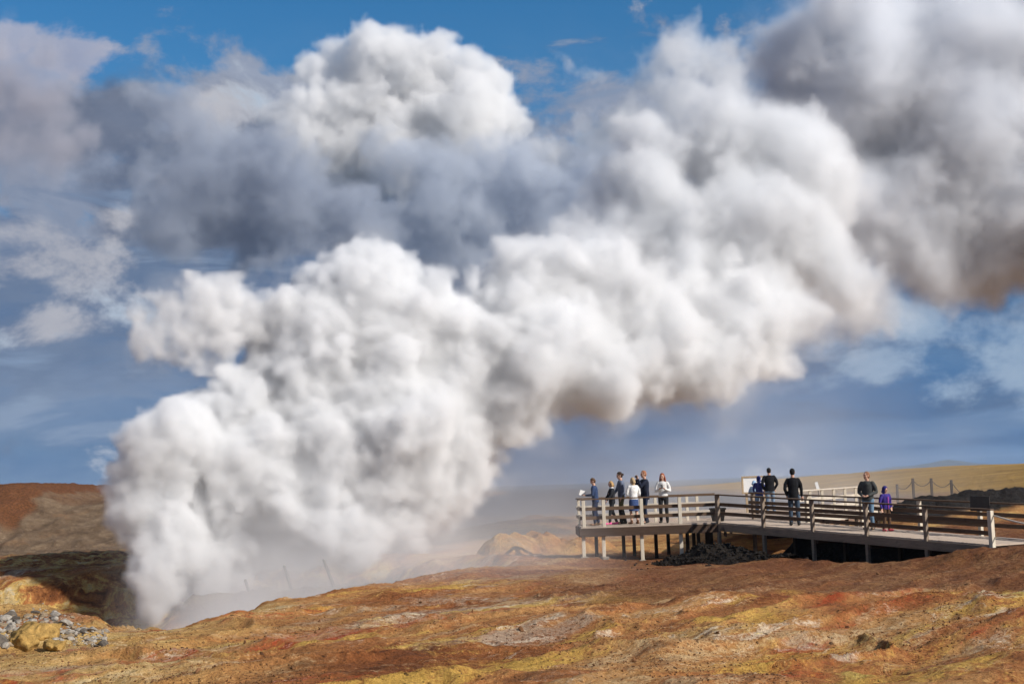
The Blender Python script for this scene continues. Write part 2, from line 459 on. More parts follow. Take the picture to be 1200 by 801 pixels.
# ------------------------------------------------------------------ timber and other materials
def wood_mat(name, lo, hi, axis=(1, 1, 1), rough=.8):
    t = NT(name)
    v = obj_coords(t, axis)
    n1 = t.noise(v, 5, 8, .7, .4); n2 = t.noise(obj_coords(t), 1.3, 4, .6)
    f = t.math('MULTIPLY_ADD', n1, .65, t.math('MULTIPLY', n2, .35))
    c = t.ramp(f, [(.3, lo), (.7, hi)])
    c = t.mix(t.step(n2, .60, .75), c, tuple(v * .62 for v in lo))
    return t.principled(c, rough, n1, .35, .008, spec=.2)
M_PALE = wood_mat('weathered_pale_timber', (.46, .40, .31), (.76, .69, .56), (3, 3, .4))
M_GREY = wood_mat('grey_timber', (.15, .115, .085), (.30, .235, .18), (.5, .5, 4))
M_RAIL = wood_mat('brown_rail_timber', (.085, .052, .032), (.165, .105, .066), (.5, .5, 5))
M_LRAIL = wood_mat('sunlit_rail_timber', (.40, .35, .28), (.62, .56, .47), (.5, .5, 5))  # paler copy of the rail timber, sunlight put into its colour
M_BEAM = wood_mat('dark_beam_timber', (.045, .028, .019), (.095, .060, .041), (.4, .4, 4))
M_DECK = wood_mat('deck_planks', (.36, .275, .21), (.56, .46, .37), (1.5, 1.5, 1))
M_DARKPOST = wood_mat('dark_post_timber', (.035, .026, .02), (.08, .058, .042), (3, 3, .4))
M_CONC = simple_mat('concrete', (.22, .19, .16), .9, .25, 9, .5)
M_BOARD = simple_mat('white_board', (.78, .78, .76), .5, .04, 3, .05)
M_FRAME = simple_mat('sign_frame', (.40, .30, .19), .7, .25, 8)
M_DSIGN = simple_mat('dark_sign_panel', (.035, .032, .03), .6, .2, 8)
M_TUB = simple_mat('dark_tub', (.013, .010, .009), .7, .3, 9)
M_ROPE = simple_mat('pale_rope', (.62, .58, .50), .8, .15, 20)
M_STEEL = simple_mat('dull_steel', (.12, .11, .105), .5, .3, 15, .2, .4)
M_CHAIN = simple_mat('rusty_chain', (.06, .045, .035), .7, .3, 15)

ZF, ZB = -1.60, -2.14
PX0 = at(681, 616, 49.3).x
PX1, PY0, PY1 = RA.x, 49.3, 52.5
RLEN = (RB - RA).length
WR = 2.15
RH = .92

def ramp_z(s):
    return ZF + (ZB - ZF) * max(0, min(1, s / RLEN)) - .02 * max(0, s - RLEN)
def rp(s, n, dz=0):
    p = RA + RU * s + RN * n
    return Vector((p.x, p.y, ramp_z(s) + dz))

def planks(pts_a, pts_b, count, name, parent, thick=.045, gap=.012):
    """deck boards laid across between two edges; one mesh"""
    b = MB()
    for i in range(count):
        t0, t1 = i / count, (i + 1) / count
        A0, A1 = pts_a[0].lerp(pts_a[1], t0), pts_a[0].lerp(pts_a[1], t1)
        B0, B1 = pts_b[0].lerp(pts_b[1], t0), pts_b[0].lerp(pts_b[1], t1)
        g = (A1 - A0).normalized() * gap / 2; g2 = (B1 - B0).normalized() * gap / 2
        dz = Vector((0, 0, random.uniform(-.003, .003)))
        top = [A0 + g + dz, A1 - g + dz, B1 - g2 + dz, B0 + g2 + dz]
        vt = [b.bm.verts.new(p) for p in top]; vb = [b.bm.verts.new(p - Vector((0, 0, thick))) for p in top]
        b.bm.faces.new(vt); b.bm.faces.new(vb[::-1])
        for k in range(4):
            b.bm.faces.new((vt[k], vt[(k + 1) % 4], vb[(k + 1) % 4], vb[k]))
    return b.build(name, M_DECK, parent)

def fence_posts(ps, root, mat, h=RH, below=.25, w=.10, name='rail_post', rz=0):
    for p in ps:
        MB().box((p.x, p.y, p.z + (h - below) / 2), (w, w, h + below), rz, .008).build(name, mat, root)

def rail(pa, pb, root, mat, z, w, h, name):
    o = Vector((0, 0, z))
    return MB().beam(pa + o, pb + o, w, h, bevel=.006).build(name, mat, root)

def rails(pa, pb, root, m_top, m_mid, off=Vector((0, 0, 0))):
    rail(pa, pb, root, m_top, RH + .022, .14, .045, 'handrail')
    for z in (.30, .61):
        rail(pa + off, pb + off, root, m_mid, z, .035, .12, 'side_rail')

def world_parts(root):
    """root stands at its base; children keep their world coordinates"""
    inv = Matrix.Translation(root.location).inverted()
    for o in list(bpy.data.objects):
        if o.parent == root:
            o.matrix_parent_inverse = inv

def build_platform():
    root = empty('viewing_platform', (PX0, PY0, ground_z(PX0, PY0)))
    tag(root, 'raised timber viewing platform on pale posts with brown handrails, crowd standing on it', 'platform')
    A, B = Vector((PX0, PY0, ZF)), Vector((PX1, PY0, ZF))
    C, D = Vector((PX0, PY1, ZF)), Vector((PX1 + .4, PY1, ZF))
    planks((A, C), (B, D), 24, 'deck', root)
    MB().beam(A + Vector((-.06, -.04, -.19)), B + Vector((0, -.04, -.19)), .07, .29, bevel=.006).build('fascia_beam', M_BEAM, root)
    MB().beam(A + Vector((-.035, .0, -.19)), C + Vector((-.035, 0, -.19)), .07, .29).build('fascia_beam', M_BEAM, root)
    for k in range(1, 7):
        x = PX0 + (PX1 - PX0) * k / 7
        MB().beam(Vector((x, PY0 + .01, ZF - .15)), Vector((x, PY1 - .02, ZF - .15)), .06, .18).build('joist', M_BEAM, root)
    fx = [at(x, 600, PY0).x for x in (684, 707.5, 752, 797)] + [PX1 - .03]
    fence_posts([Vector((x, PY0 + .07, ZF)) for x in fx[:4]], root, M_PALE, w=.115)
    fence_posts([Vector((fx[4], PY0 + .07, ZF))], root, M_GREY, w=.13)
    rx = [PX0 + .07] + [at(x, 600, PY1).x for x in (727, 768, 805, 817)] 
    fence_posts([Vector((x, PY1 - .07, ZF)) for x in rx], root, M_PALE)
    rails(Vector((PX0 - .03, PY0 + .07, ZF)), Vector((PX1, PY0 + .07, ZF)), root, M_RAIL, M_RAIL, Vector((0, .08, 0)))
    rails(Vector((PX0 - .03, PY1 - .07, ZF)), Vector((at(838, 600, PY1).x, PY1 - .07, ZF)), root, M_RAIL, M_LRAIL, Vector((0, -.075, 0)))
    rails(Vector((PX0 + .07, PY0 + .15, ZF)), Vector((PX0 + .07, PY1 - .15, ZF)), root, M_RAIL, M_LRAIL)
    # supports in three rows
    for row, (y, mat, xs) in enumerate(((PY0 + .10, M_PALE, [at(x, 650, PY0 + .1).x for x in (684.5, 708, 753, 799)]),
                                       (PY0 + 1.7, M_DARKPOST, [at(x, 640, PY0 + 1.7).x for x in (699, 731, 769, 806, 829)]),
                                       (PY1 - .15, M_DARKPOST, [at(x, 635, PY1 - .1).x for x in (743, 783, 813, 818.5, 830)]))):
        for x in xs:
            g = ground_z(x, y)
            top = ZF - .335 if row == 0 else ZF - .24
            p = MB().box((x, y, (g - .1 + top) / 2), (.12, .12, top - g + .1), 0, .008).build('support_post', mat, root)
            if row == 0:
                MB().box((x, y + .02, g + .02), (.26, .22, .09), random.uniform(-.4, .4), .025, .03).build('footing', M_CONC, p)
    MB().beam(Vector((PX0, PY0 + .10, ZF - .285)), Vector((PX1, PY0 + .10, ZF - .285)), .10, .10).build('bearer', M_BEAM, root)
    world_parts(root)
    for o in bpy.data.objects:
        if o.name.startswith('footing') and o.parent and o.parent.parent == root: pass
    return root

def front_s():
    return [RLEN * k / 5 for k in range(6)]
def line_s_for_px(x, n):
    """where along the line at offset n the ramp is seen at column x"""
    lo, hi = -6.0, 30.0
    def col(s):
        p = rp(s, n, .5); v = CR.transposed() @ p
        return 600 + F * v.x / -v.z
    for _ in range(50):
        m = (lo + hi) / 2
        if col(m) < x: lo = m
        else: hi = m
    return lo

def build_ramp():
    root = empty('access_ramp', (RB.x, RB.y, ZB))
    tag(root, 'long sloping timber ramp with dark rails leading from path up to viewing platform', 'ramp')
    S0 = line_s_for_px(881, WR)
    planks((rp(0, 0), rp(RLEN, 0)), (rp(0, WR), rp(RLEN, WR)), 84, 'deck', root)
    # corner deck that joins ramp, platform and walkway
    b = MB(); T = [Vector((PX1, PY0 + .02, ZF - .004)), rp(0, WR) - Vector((0, 0, .004)), rp(S0 - .2, WR + .1) * 1.0, Vector((PX1 + .4, PY1, ZF - .004))]
    T = [Vector((p.x, p.y, ZF - .004)) for p in T]
    vt = [b.bm.verts.new(p) for p in T]; vb = [b.bm.verts.new(p - Vector((0, 0, .05))) for p in T]
    b.bm.faces.new(vt); b.bm.faces.new(vb[::-1])
    for k in range(4): b.bm.faces.new((vt[k], vt[(k + 1) % 4], vb[(k + 1) % 4], vb[k]))
    b.build('corner_deck', M_DECK, root)
    for n in (-.035, WR + .035):
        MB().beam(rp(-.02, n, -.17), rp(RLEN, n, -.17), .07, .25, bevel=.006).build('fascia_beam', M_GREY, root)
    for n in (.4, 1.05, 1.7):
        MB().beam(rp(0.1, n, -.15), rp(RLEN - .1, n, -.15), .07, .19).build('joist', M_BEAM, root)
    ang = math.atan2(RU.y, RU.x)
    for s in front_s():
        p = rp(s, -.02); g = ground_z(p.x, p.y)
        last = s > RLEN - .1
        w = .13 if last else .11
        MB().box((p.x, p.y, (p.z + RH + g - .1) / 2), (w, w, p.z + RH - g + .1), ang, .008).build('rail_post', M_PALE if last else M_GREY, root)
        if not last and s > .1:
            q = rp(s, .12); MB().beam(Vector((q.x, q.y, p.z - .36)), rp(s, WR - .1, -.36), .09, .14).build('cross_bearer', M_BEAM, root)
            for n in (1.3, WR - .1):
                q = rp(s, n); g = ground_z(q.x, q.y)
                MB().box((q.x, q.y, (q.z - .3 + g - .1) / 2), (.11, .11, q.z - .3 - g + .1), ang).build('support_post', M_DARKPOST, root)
    bs = [line_s_for_px(x, WR) for x in (882, 945, 1009, 1077, 1148)]
    for s in bs + [bs[-1] + 2.3, bs[-1] + 4.6]:
        p = rp(s, WR + .02); g = ground_z(p.x, p.y)
        MB().box((p.x, p.y, (p.z + RH + g - .1) / 2), (.11, .11, p.z + RH - g + .1), ang, .008).build('rail_post', M_PALE if s > 2 else M_GREY, root)
    rails(rp(-.05, 0), rp(RLEN + .06, 0), root, M_RAIL, M_RAIL, Vector(tuple(RN * .06) + (0,)))
    rails(rp(S0 - .1, WR), rp(bs[-1] + 4.8, WR), root, M_RAIL, M_RAIL, Vector(tuple(RN * -.06) + (0,)))
    world_parts(root)
    return root

def build_walkway():
    root = empty('rear_walkway', (9, 53, ground_z(9, 53)))
    tag(root, 'pale rear walkway with sunlit white railing running back behind the ramp', 'walkway')
    a0, a1 = Vector((6.9, 52.7, ZF + .01)), Vector((9.6, 66, ZF + .01))
    b0, b1 = Vector((10.25, 50.75, ZF + .01)), Vector((14.6, 58.6, ZF + .01)); b2 = Vector((17.2, 66, ZF + .01))
    b0 = rp(line_s_for_px(930, WR), WR + .12); b0.z = ZF + .01
    planks((a0, a0.lerp(a1, .55)), (b0, b1), 60, 'deck', root)
    planks((a0.lerp(a1, .551), a1), (b1 + Vector((0, .02, 0)), b2), 46, 'deck', root)
    # the railing along its right side, sunlight put into its colour
    q0, q1 = at(935, 600, 51.0), at(1016, 600, 58.2)
    q0.z = q1.z = ZF
    k = 6
    ps = [q0.lerp(q1, i / k) for i in range(k + 1)]
    fence_posts(ps, root, M_PALE, h=RH + .04, below=.8)
    rails(q0, q1, root, M_LRAIL, M_LRAIL, Vector((-.07, -.04, 0)))
    MB().beam(b0 + Vector((.06, 0, -.12)), b1 + Vector((.06, 0, -.12)), .07, .22).build('fascia_beam', M_LRAIL, root)
    for i in range(9):
        p = b0.lerp(b1, i / 8); g = ground_z(p.x, p.y)
        MB().box((p.x - .1, p.y, (g - .1 + ZF - .05) / 2), (.11, .11, ZF - .05 - g + .1)).build('support_post', M_DARKPOST, root)
    for t in (.0, .33, .66, 1):
        for P0, P1 in ((a0, a1), (b1, b2)):
            p = P0.lerp(P1, t); g = ground_z(p.x, p.y)
            MB().box((p.x + (.15 if P0 is a0 else -.15), p.y, (g - .1 + ZF - .05) / 2), (.11, .11, ZF - .05 - g + .1)).build('support_post', M_DARKPOST, root)
    world_parts(root)
    # white information board on two legs
    p0, p1 = at(871, 566, 60), at(899, 566, 60)
    b = empty('information_board', ((p0.x + p1.x) / 2, 60, ZF + .01))
    tag(b, 'large white information board in brown frame behind the two onlookers in black and blue', 'sign')
    zt, zb = at(884, 559, 60).z, at(884, 576, 60).z
    cx, w = (p0.x + p1.x) / 2, p1.x - p0.x
    MB().box((cx, 60, (zt + zb) / 2), (w, .03, zt - zb)).build('panel', M_BOARD, b)
    f = MB()
    f.box((cx, 59.99, zt + .03), (w + .14, .07, .06)).box((cx, 59.99, zb - .03), (w + .14, .07, .06))
    f.box((cx - w / 2 - .035, 59.99, (zt + zb) / 2), (.07, .072, zt - zb)).box((cx + w / 2 + .035, 59.99, (zt + zb) / 2), (.07, .072, zt - zb))
    f.build('frame', M_FRAME, b)
    for sx in (-1, 1):
        MB().box((cx + sx * w * .38, 60.06, (zt + ZF) / 2), (.09, .07, zt - ZF)).build('leg', M_FRAME, b)
    world_parts(b)
    # small white plate on a stake behind the rail
    p = at(957.5, 569, 58.5)
    r = empty('small_sign', (p.x, p.y, ZF + .01))
    tag(r, 'small tilted white sign plate on a thin stake above the sunlit white railing', 'sign')
    o = MB().box((0, 0, 0), (.12, .02, .30)).build('plate', M_BOARD, r); o.location = (0, 0, p.z - ZF); o.rotation_euler = (0, R_(-14), 0)
    MB().box((.04, .025, (p.z - ZF) / 2), (.03, .02, p.z - ZF)).build('stake', M_STEEL, r)
    return root

def build_small_things():
    # tapered tub behind the corner post
    p = at(841, 600, 50.5)
    tub = MB()
    tub.loft([(0, 0, 0, .25, .25), (0, 0, .02, .26, .26), (0, 0, .40, .345, .345), (0, 0, .40, .375, .375), (0, 0, .46, .375, .375), (0, 0, .46, .34, .34), (0, 0, .43, .33, .33)], 4)
    me = tub.mesh('planter_tub'); me.transform(Matrix.Rotation(R_(45), 4, 'Z'))
    o = link('planter_tub', me, M_TUB); o.location = (p.x, p.y, ZF + .004)
    tag(o, 'dark square tapered tub standing on the deck behind the corner post', 'tub')
    # dark panel on the back rail at the ramp's lower end
    s = line_s_for_px(1153, WR)
    c = rp(s, WR - .12, RH + .12)
    o = MB().beam(rp(s - .36, WR - .12, RH + .02), rp(s + .36, WR - .12, RH + .02), .03, .44, bevel=.005).build('notice_panel', M_DSIGN)
    tag(o, 'dark square notice panel fixed to rear rail beside the pale end post', 'sign')
    # ropes beyond the end post
    e = rp(RLEN, -.02)
    def rope(p, q, sag, r, label):
        pts = [p.lerp(q, t) - Vector((0, 0, sag * 4 * t * (1 - t))) for t in [i / 14 for i in range(15)]]
        o = MB().tube(pts, r, 6).build('rope', M_ROPE, None, True)
        tag(o, label, 'rope', 'ropes along the path')
    q = rp(RLEN + 4.5, -.1)
    rope(e + Vector((.06, 0, .80)), Vector((q.x, q.y, q.z + .62)), .22, .022, 'upper pale rope sagging from the pale end post to the right')
    rope(e + Vector((.06, 0, .20)), Vector((q.x, q.y, q.z + .16)), .03, .018, 'lower pale rope stretched just above the path from the pale end post')
    # chain fence before the meadow
    tops = [(1051, 567), (1069.5, 560), (1091, 560), (1114.5, 562)]
    fp = []
    r = None
    for (x, y), Y in zip(tops, (86, 80, 80, 80)):
        t = at(x, y, Y); fp.append(t)
    r = empty('chain_fence', (fp[2].x, fp[2].y, ground_z(fp[2].x, fp[2].y)))
    tag(r, 'low chain fence on dark posts in front of the golden meadow', 'fence')
    for t in fp:
        g = ground_z(t.x, t.y)
        MB().box((t.x, t.y, (t.z + g - .1) / 2), (.13, .13, t.z - g + .1), 0, .01).build('post', M_DARKPOST, r)
    nxt = at(1142, 578, 79)
    for a_, b_ in zip(fp, fp[1:] + [nxt]):
        a1, b1 = a_ - Vector((0, 0, .10)), b_ - Vector((0, 0, .10))
        pts = [a1.lerp(b1, t) - Vector((0, 0, .34 * 4 * t * (1 - t))) for t in [i / 12 for i in range(13)]]
        MB().tube(pts, .022, 6).build('chain', M_CHAIN, r, True)
    t = nxt; g = ground_z(t.x, t.y)
    MB().box((t.x, t.y, (t.z + g - .1) / 2), (.13, .13, max(.3, t.z - g + .1)), 0, .01).build('post', M_DARKPOST, r)
    world_parts(r)
    # leaning markers on the misty bank
    for (x0, y0, x1, y1), w in zip(((287, 678, 293, 696), (333, 662, 341, 688), (379, 655, 389, 681)), ('shortest leaning post, nearest the steaming vent', 'middle leaning post of three on the misty bank', 'leaning post on the misty bank farthest from the vent')):
        a_, b_ = at(x1, y1, 54.4), at(x0, y0, 54.4)
        o = MB().tube([a_ + (a_ - b_) * .3, a_, b_], [.065, .065, .055], 8).build('marker_post', M_DARKPOST)
        tag(o, w, 'post', 'leaning posts on the bank')
# ------------------------------------------------------------------ people
def cone_link(b, p, q, r0, r1):
    """a limb segment: two balls and the tapered tube between them"""
    p, q = Vector(p), Vector(q)
    b.ball(p, r0, 2); b.ball(q, r1, 2)
    b.tube([p, q], [r0, r1], 14)

def chain(b, pts):
    for (p, r), (q, r2) in zip(pts, pts[1:]):
        cone_link(b, p, q, r, r2)

def fuse(b, name, voxel, mats, smooth=4):
    """weld the overlapping shapes into one continuous skin"""
    me = b.mesh(name)
    o = bpy.data.objects.new('tmp', me); COL.objects.link(o)
    m = o.modifiers.new('r', 'REMESH'); m.mode = 'VOXEL'; m.voxel_size = voxel; m.use_smooth_shade = True
    s = o.modifiers.new('s', 'SMOOTH'); s.factor = .5; s.iterations = smooth
    dg = bpy.context.evaluated_depsgraph_get()
    new = bpy.data.meshes.new_from_object(o.evaluated_get(dg))
    bpy.data.objects.remove(o); bpy.data.meshes.remove(me)
    new.name = name; new.materials.clear()
    for m in mats: new.materials.append(m)
    new.polygons.foreach_set('use_smooth', [True] * len(new.polygons))
    return new

_cloth = {}
def cloth(col, rough=.85):
    k = tuple(col)
    if k not in _cloth:
        t = NT('cloth')
        v = obj_coords(t)
        n = t.noise(v, 9, 5, .65, .5); w = t.noise(v, 90, 2, .5)
        c = t.ramp(n, [(.3, tuple(x * .72 for x in col)), (.7, tuple(min(1, x * 1.2) for x in col))])
        _cloth[k] = t.principled(c, rough, t.math('MULTIPLY_ADD', n, .8, t.math('MULTIPLY', w, .2)), .6, .03, spec=.15)
    return _cloth[k]
M_SKIN = simple_mat('skin', (.52, .30, .21), .55, .08, 12, .1, .35)
M_EYE = simple_mat('eye', (.03, .025, .02), .2, .1, 3, 0, .5)
M_LIP = simple_mat('lips', (.38, .13, .11), .5, .1, 12, .1)

ARMS = {  # elbow, wrist, fingertip direction for the x > 0 side
    'down': ((.245, .02, 1.13), (.25, -.06, .89), (.02, -.12, -1)),
    'back': ((.25, .07, 1.13), (.24, .05, .90), (.0, -.05, -1)),
    'hold': ((.245, -.03, 1.13), (.10, -.27, 1.20), (-.5, -.5, .35)),
    'low': ((.25, .02, 1.13), (.09, -.22, 1.03), (-.8, -.4, -.1)),
    'read': ((.235, -.05, 1.13), (.12, -.32, 1.12), (-.25, -.8, .25)),
    'face': ((.23, -.22, 1.22), (.07, -.24, 1.47), (-.35, -.1, .8)),
    'pocket': ((.255, .07, 1.13), (.20, -.10, .93), (-.3, -.2, -1)),
    'swing': ((.235, -.10, 1.16), (.22, -.26, .98), (0, -.5, -.8)),
}

def person(label, x, Y, z, h, rz, group=None, arms=('down', 'down'), stride=0.0, head_turn=0.0, nod=0.0, top=(.1, .1, .1), legs=(.05, .05, .06),
           shoes=(.03, .025, .02), hair=(.05, .03, .02), style='short', hood=None, skirt=None, hem=.86, bulk=1.0, collar=None, skin_legs=False, zip_col=None, lean=0.0, belly=0.0, lower=None, px=True):
    X = at(x, 600, Y).x if px else x
    S = h / 1.75
    V = lambda p: Vector(p)
    hipz = .92
    def bend(p):                       # lean the upper body forward (-Y)
        p = V(p)
        if p.z > hipz:
            p.y -= (p.z - hipz) * lean
        return p
    shoulder = [bend((s * .185 * bulk, .0, 1.415)) for s in (1, -1)]
    elbow, wrist, tip = [], [], []
    for s, k in zip((1, -1), arms):
        e, w, d = ARMS[k]
        elbow.append(bend((s * e[0] * bulk, e[1], e[2]))); wrist.append(bend((s * w[0], w[1], w[2]))); tip.append(V((s * d[0], d[1], d[2])).normalized())
    hip = [V((s * .095, .0, .90)) for s in (1, -1)]
    knee = [V((s * .105, -.03 - s * stride * .45, .50)) for s in (1, -1)]
    ankle = [V((s * .115, .02 - s * stride, .085 + max(0, -s * -stride) * .0)) for s in (1, -1)]
    toe = [a + V((s * .03, -.17, -.045)) for a, s in zip(ankle, (1, -1))]
    HC = bend((0, -.015, 1.635))       # head centre
    HR = Matrix.Translation(HC) @ Matrix.Rotation(head_turn, 4, 'Z') @ Matrix.Rotation(nod, 4, 'X')
    # --- body: one continuous skin
    b = MB()
    b.bm.verts.ensure_lookup_table()
    hb = MB()
    hb.ball((0, 0, .012), (.074, .093, .105), 3)                     # skull
    hb.ball((0, -.022, -.058), (.056, .066, .062), 3)                # jaw
    hb.ball((0, -.070, -.098), (.022, .020, .018), 2)                # chin
    hb.tube([(0, -.086, .020), (0, -.104, -.022)], [.010, .017], 8)  # nose
    hb.ball((0, -.103, -.025), (.017, .014, .012), 2)
    for s in (1, -1):
        hb.ball((s * .076, .008, -.01), (.012, .022, .032), 2)       # ears
        hb.ball((s * .030, -.080, .034), (.024, .012, .009), 2)      # brows
        hb.ball((s * .048, -.050, -.03), (.022, .028, .022), 2)      # cheeks
    hb.ball((0, -.088, -.062), (.026, .010, .012), 2)                # mouth
    hb.bm.transform(HR)
    tmp = bpy.data.meshes.new('t'); hb.bm.to_mesh(tmp); hb.bm.free(); b.bm.from_mesh(tmp); bpy.data.meshes.remove(tmp)
    nb = bend((0, .015, 1.43))
    chain(b, [(nb, .060), (HC + V((0, .025, -.09)), .054)])
    tors = [(.86, .115, .09), (.95, .145, .105), (1.08, .13, .098), (1.22, .15, .108), (1.36, .165, .105), (1.43, .12, .085), (1.46, .06, .06)]
    b.loft([(bend((0, 0, z_)).x, bend((0, .01, z_)).y, z_, rx, ry) for z_, rx, ry in tors])
    for i in range(2):
        chain(b, [(shoulder[i] + V((-(1, -1)[i] * .03, 0, -.01)), .055), (elbow[i], .040), (wrist[i], .027)])
        d = tip[i]; side = d.cross(V((0, 0, 1)) if abs(d.z) < .9 else V((0, 1, 0))).normalized(); nrm = side.cross(d)
        palm = wrist[i] + d * .055
        chain(b, [(wrist[i], .027), (palm - side * .018, .024)]); chain(b, [(wrist[i], .026), (palm + side * .018, .024)])
        for k, (o_, L) in enumerate(((-.034, .062), (-.012, .074), (.012, .070), (.033, .054))):
            k0 = wrist[i] + d * .085 + side * o_
            k1 = k0 + d * L * .5 - nrm * .008; k2 = k1 + d * L * .42 - nrm * .020
            chain(b, [(k0, .0105), (k1, .0095), (k2, .008)])
        t0 = wrist[i] + d * .035 - side * .030; t1 = t0 - side * .026 + d * .024 - nrm * .012; t2 = t1 + d * .030 - nrm * .008
        chain(b, [(t0, .014), (t1, .0115), (t2, .009)])
        chain(b, [(hip[i], .082), (knee[i], .055), (ankle[i], .038)])
        chain(b, [(knee[i] + V((0, .02, -.12)), .052), (knee[i] + V((0, .02, -.2)), .046)])
        chain(b, [(ankle[i] + V((0, .03, -.045)), .038), (toe[i], .030)])
    me = fuse(b, 'person', .0095, [M_SKIN, M_EYE, M_LIP], 3)
    # eyes and lips picked out on the face
    Hi = HR.inverted()
    n = len(me.polygons); cen = np.empty(n * 3, np.float32); me.polygons.foreach_get('center', cen); cen = cen.reshape(-1, 3)
    loc = cen @ np.array(Hi.to_3x3()).T + np.array(Hi.translation)
    mi = np.zeros(n, np.int32)
    for s in (1, -1):
        mi[(np.hypot((loc[:, 0] - s * .031) / .017, (loc[:, 2] - .012) / .010) < 1) & (loc[:, 1] < -.05)] = 1
    mi[(np.hypot(loc[:, 0] / .026, (loc[:, 2] + .062) / .009) < 1) & (loc[:, 1] < -.06)] = 2
    me.polygons.foreach_set('material_index', mi)
    root = bpy.data.objects.new('person', me); COL.objects.link(root)
    tag(root, label, 'person', group)
    def part(name, bb, voxel, mat, sm=4):
        return link(name, fuse(bb, name, voxel, [mat], sm), None, root)
    # --- top
    t = MB()
    bz = lambda z_, rx, ry, dy=.01: (0, bend((0, dy, z_)).y, z_, rx * bulk, ry * bulk)
    lowz = hem
    t.loft([bz(lowz, .168, .128), bz(lowz + .02, .172, .132), bz(1.0, .165, .128 + belly), bz(1.10, .158, .120 + belly), bz(1.24, .172, .130), bz(1.36, .186, .128), bz(1.43, .15, .105), bz(1.475, .075, .075)], 24)
    for i, s in enumerate((1, -1)):
        w2 = wrist[i] + (elbow[i] - wrist[i]).normalized() * .02
        mid = (shoulder[i] + elbow[i]) / 2 + V((s * .008, .0, 0))
        chain(t, [(shoulder[i] + V((-s * .035, 0, -.018)), .072 * bulk), (mid, .060 * bulk), (elbow[i], .053), (w2, .042)])
    if collar:
        pass
    part('jacket', t, .013, cloth(top), 5)
    if collar:
        cb = MB(); cb.loft([bz(1.44, .082, .085), bz(1.475, .088, .088), bz(1.505, .074, .078)], 18); cb.build('collar', cloth(collar), root, True)
    if zip_col:
        zb_ = MB(); zb_.tube([bend((0, -.155 * bulk, 1.36)), bend((0, -.150 * bulk, 1.2)), bend((0, -.147 * bulk, 1.05)), bend((0, -.142 * bulk, lowz + .02))], .014, 8); zb_.build('zip', cloth(zip_col), root, True)
    # --- legs
    if skirt:
        k = MB(); k.loft([(0, .01, 1.0, .15, .115), (0, .01, .86, .185, .145), (0, .005, skirt, .20, .165), (0, .005, skirt - .01, .19, .155)], 24)
        part('skirt', k, .013, cloth(legs))
    else:
        k = MB(); k.loft([(0, .01, 1.02, .142, .112), (0, .01, .92, .166, .126), (0, .01, .84, .155, .12)], 24)
        for i in range(2):
            chain(k, [(hip[i], .096), ((hip[i] + knee[i]) / 2, .084), (knee[i], .068)])
            if lower is None:
                chain(k, [(knee[i], .068), (ankle[i] + V((0, .01, .03)), .060)])
        part('trousers', k, .013, cloth(legs))
        if lower is not None:
            k = MB()
            for i in range(2): chain(k, [(knee[i] + V((0, 0, .02)), .072), (ankle[i] + V((0, .01, .02)), .062)])
            part('gaiter', k, .013, cloth(lower))
    for i in range(2):
        f = MB(); chain(f, [(ankle[i] + V((0, .04, -.035)), .050), (ankle[i] + V((0, -.06, -.045)), .044), (toe[i] + V((0, 0, .0)), .037)])
        chain(f, [(ankle[i] + V((0, .02, -.03)), .052), (ankle[i] + V((0, .015, .03)), .052)])
        part('shoe', f, .012, cloth(shoes, .6))
    # --- hair or hood
    hm = MB()
    if hood:
        hm.ball((0, .020, .020), (.108, .122, .135), 3); hm.ball((0, .05, -.10), (.115, .10, .07), 3)
        hm.bm.transform(HR)
        hood_o = part('hood', hm, .013, cloth(hood), 4)
        # open the hood at the face
        bm = bmesh.new(); bm.from_mesh(hood_o.data)
        dead = [v for v in bm.verts if (lambda q: q.y < -.045 and (q.x / .072) ** 2 + ((q.z + .01) / .095) ** 2 < 1)(Hi @ v.co)]
        bmesh.ops.delete(bm, geom=dead, context='VERTS'); bm.to_mesh(hood_o.data); bm.free()
        so = hood_o.modifiers.new('thick', 'SOLIDIFY'); so.thickness = .012
    else:
        hm.ball((0, .014, .034), (.083, .096, .096), 3)
        hm.ball((0, .040, -.01), (.078, .070, .085), 3)
        if style == 'long':
            for s in (1, -1):
                chain(hm, [(V((s * .070, .01, .02)), .030), (V((s * .090, .0, -.10)), .036), (V((s * .095, -.02, -.22)), .034), (V((s * .085, -.045, -.33)), .018)])
            chain(hm, [(V((0, .07, 0)), .06), (V((0, .10, -.14)), .07), (V((0, .10, -.28)), .04)])
        elif style == 'bob':
            for s in (1, -1): chain(hm, [(V((s * .068, .015, .02)), .034), (V((s * .082, .01, -.08)), .036)])
            chain(hm, [(V((0, .06, .0)), .065), (V((0, .08, -.09)), .055)])
        elif style == 'bun':
            hm.ball((0, .115, .0), (.04, .045, .045), 2)
        hm.bm.transform(HR)
        cut = -.034 if style != 'thin' else .0
        ho = part('hair', hm, .0105, cloth(hair, .7), 3)
        bm = bmesh.new(); bm.from_mesh(ho.data)
        zmax = .075 if style != 'thin' else .088
        dead = [v for v in bm.verts if (lambda q: q.y < -.030 and q.z < zmax and abs(q.x) < .066 and q.z > -.14)(Hi @ v.co)]
        bmesh.ops.delete(bm, geom=dead, context='VERTS'); bm.to_mesh(ho.data); bm.free()
        so = ho.modifiers.new('thick', 'SOLIDIFY'); so.thickness = .006
    root.location = (X, Y, z); root.rotation_euler = (0, 0, rz); root.scale = (S, S, S)
    root['_w'] = [list(wrist[0]), list(wrist[1])]
    bpy.context.view_layer.update()
    root['hand_a'] = list(root.matrix_world @ (wrist[0] + tip[0] * .10)); root['hand_b'] = list(root.matrix_world @ (wrist[1] + tip[1] * .10))
    return root

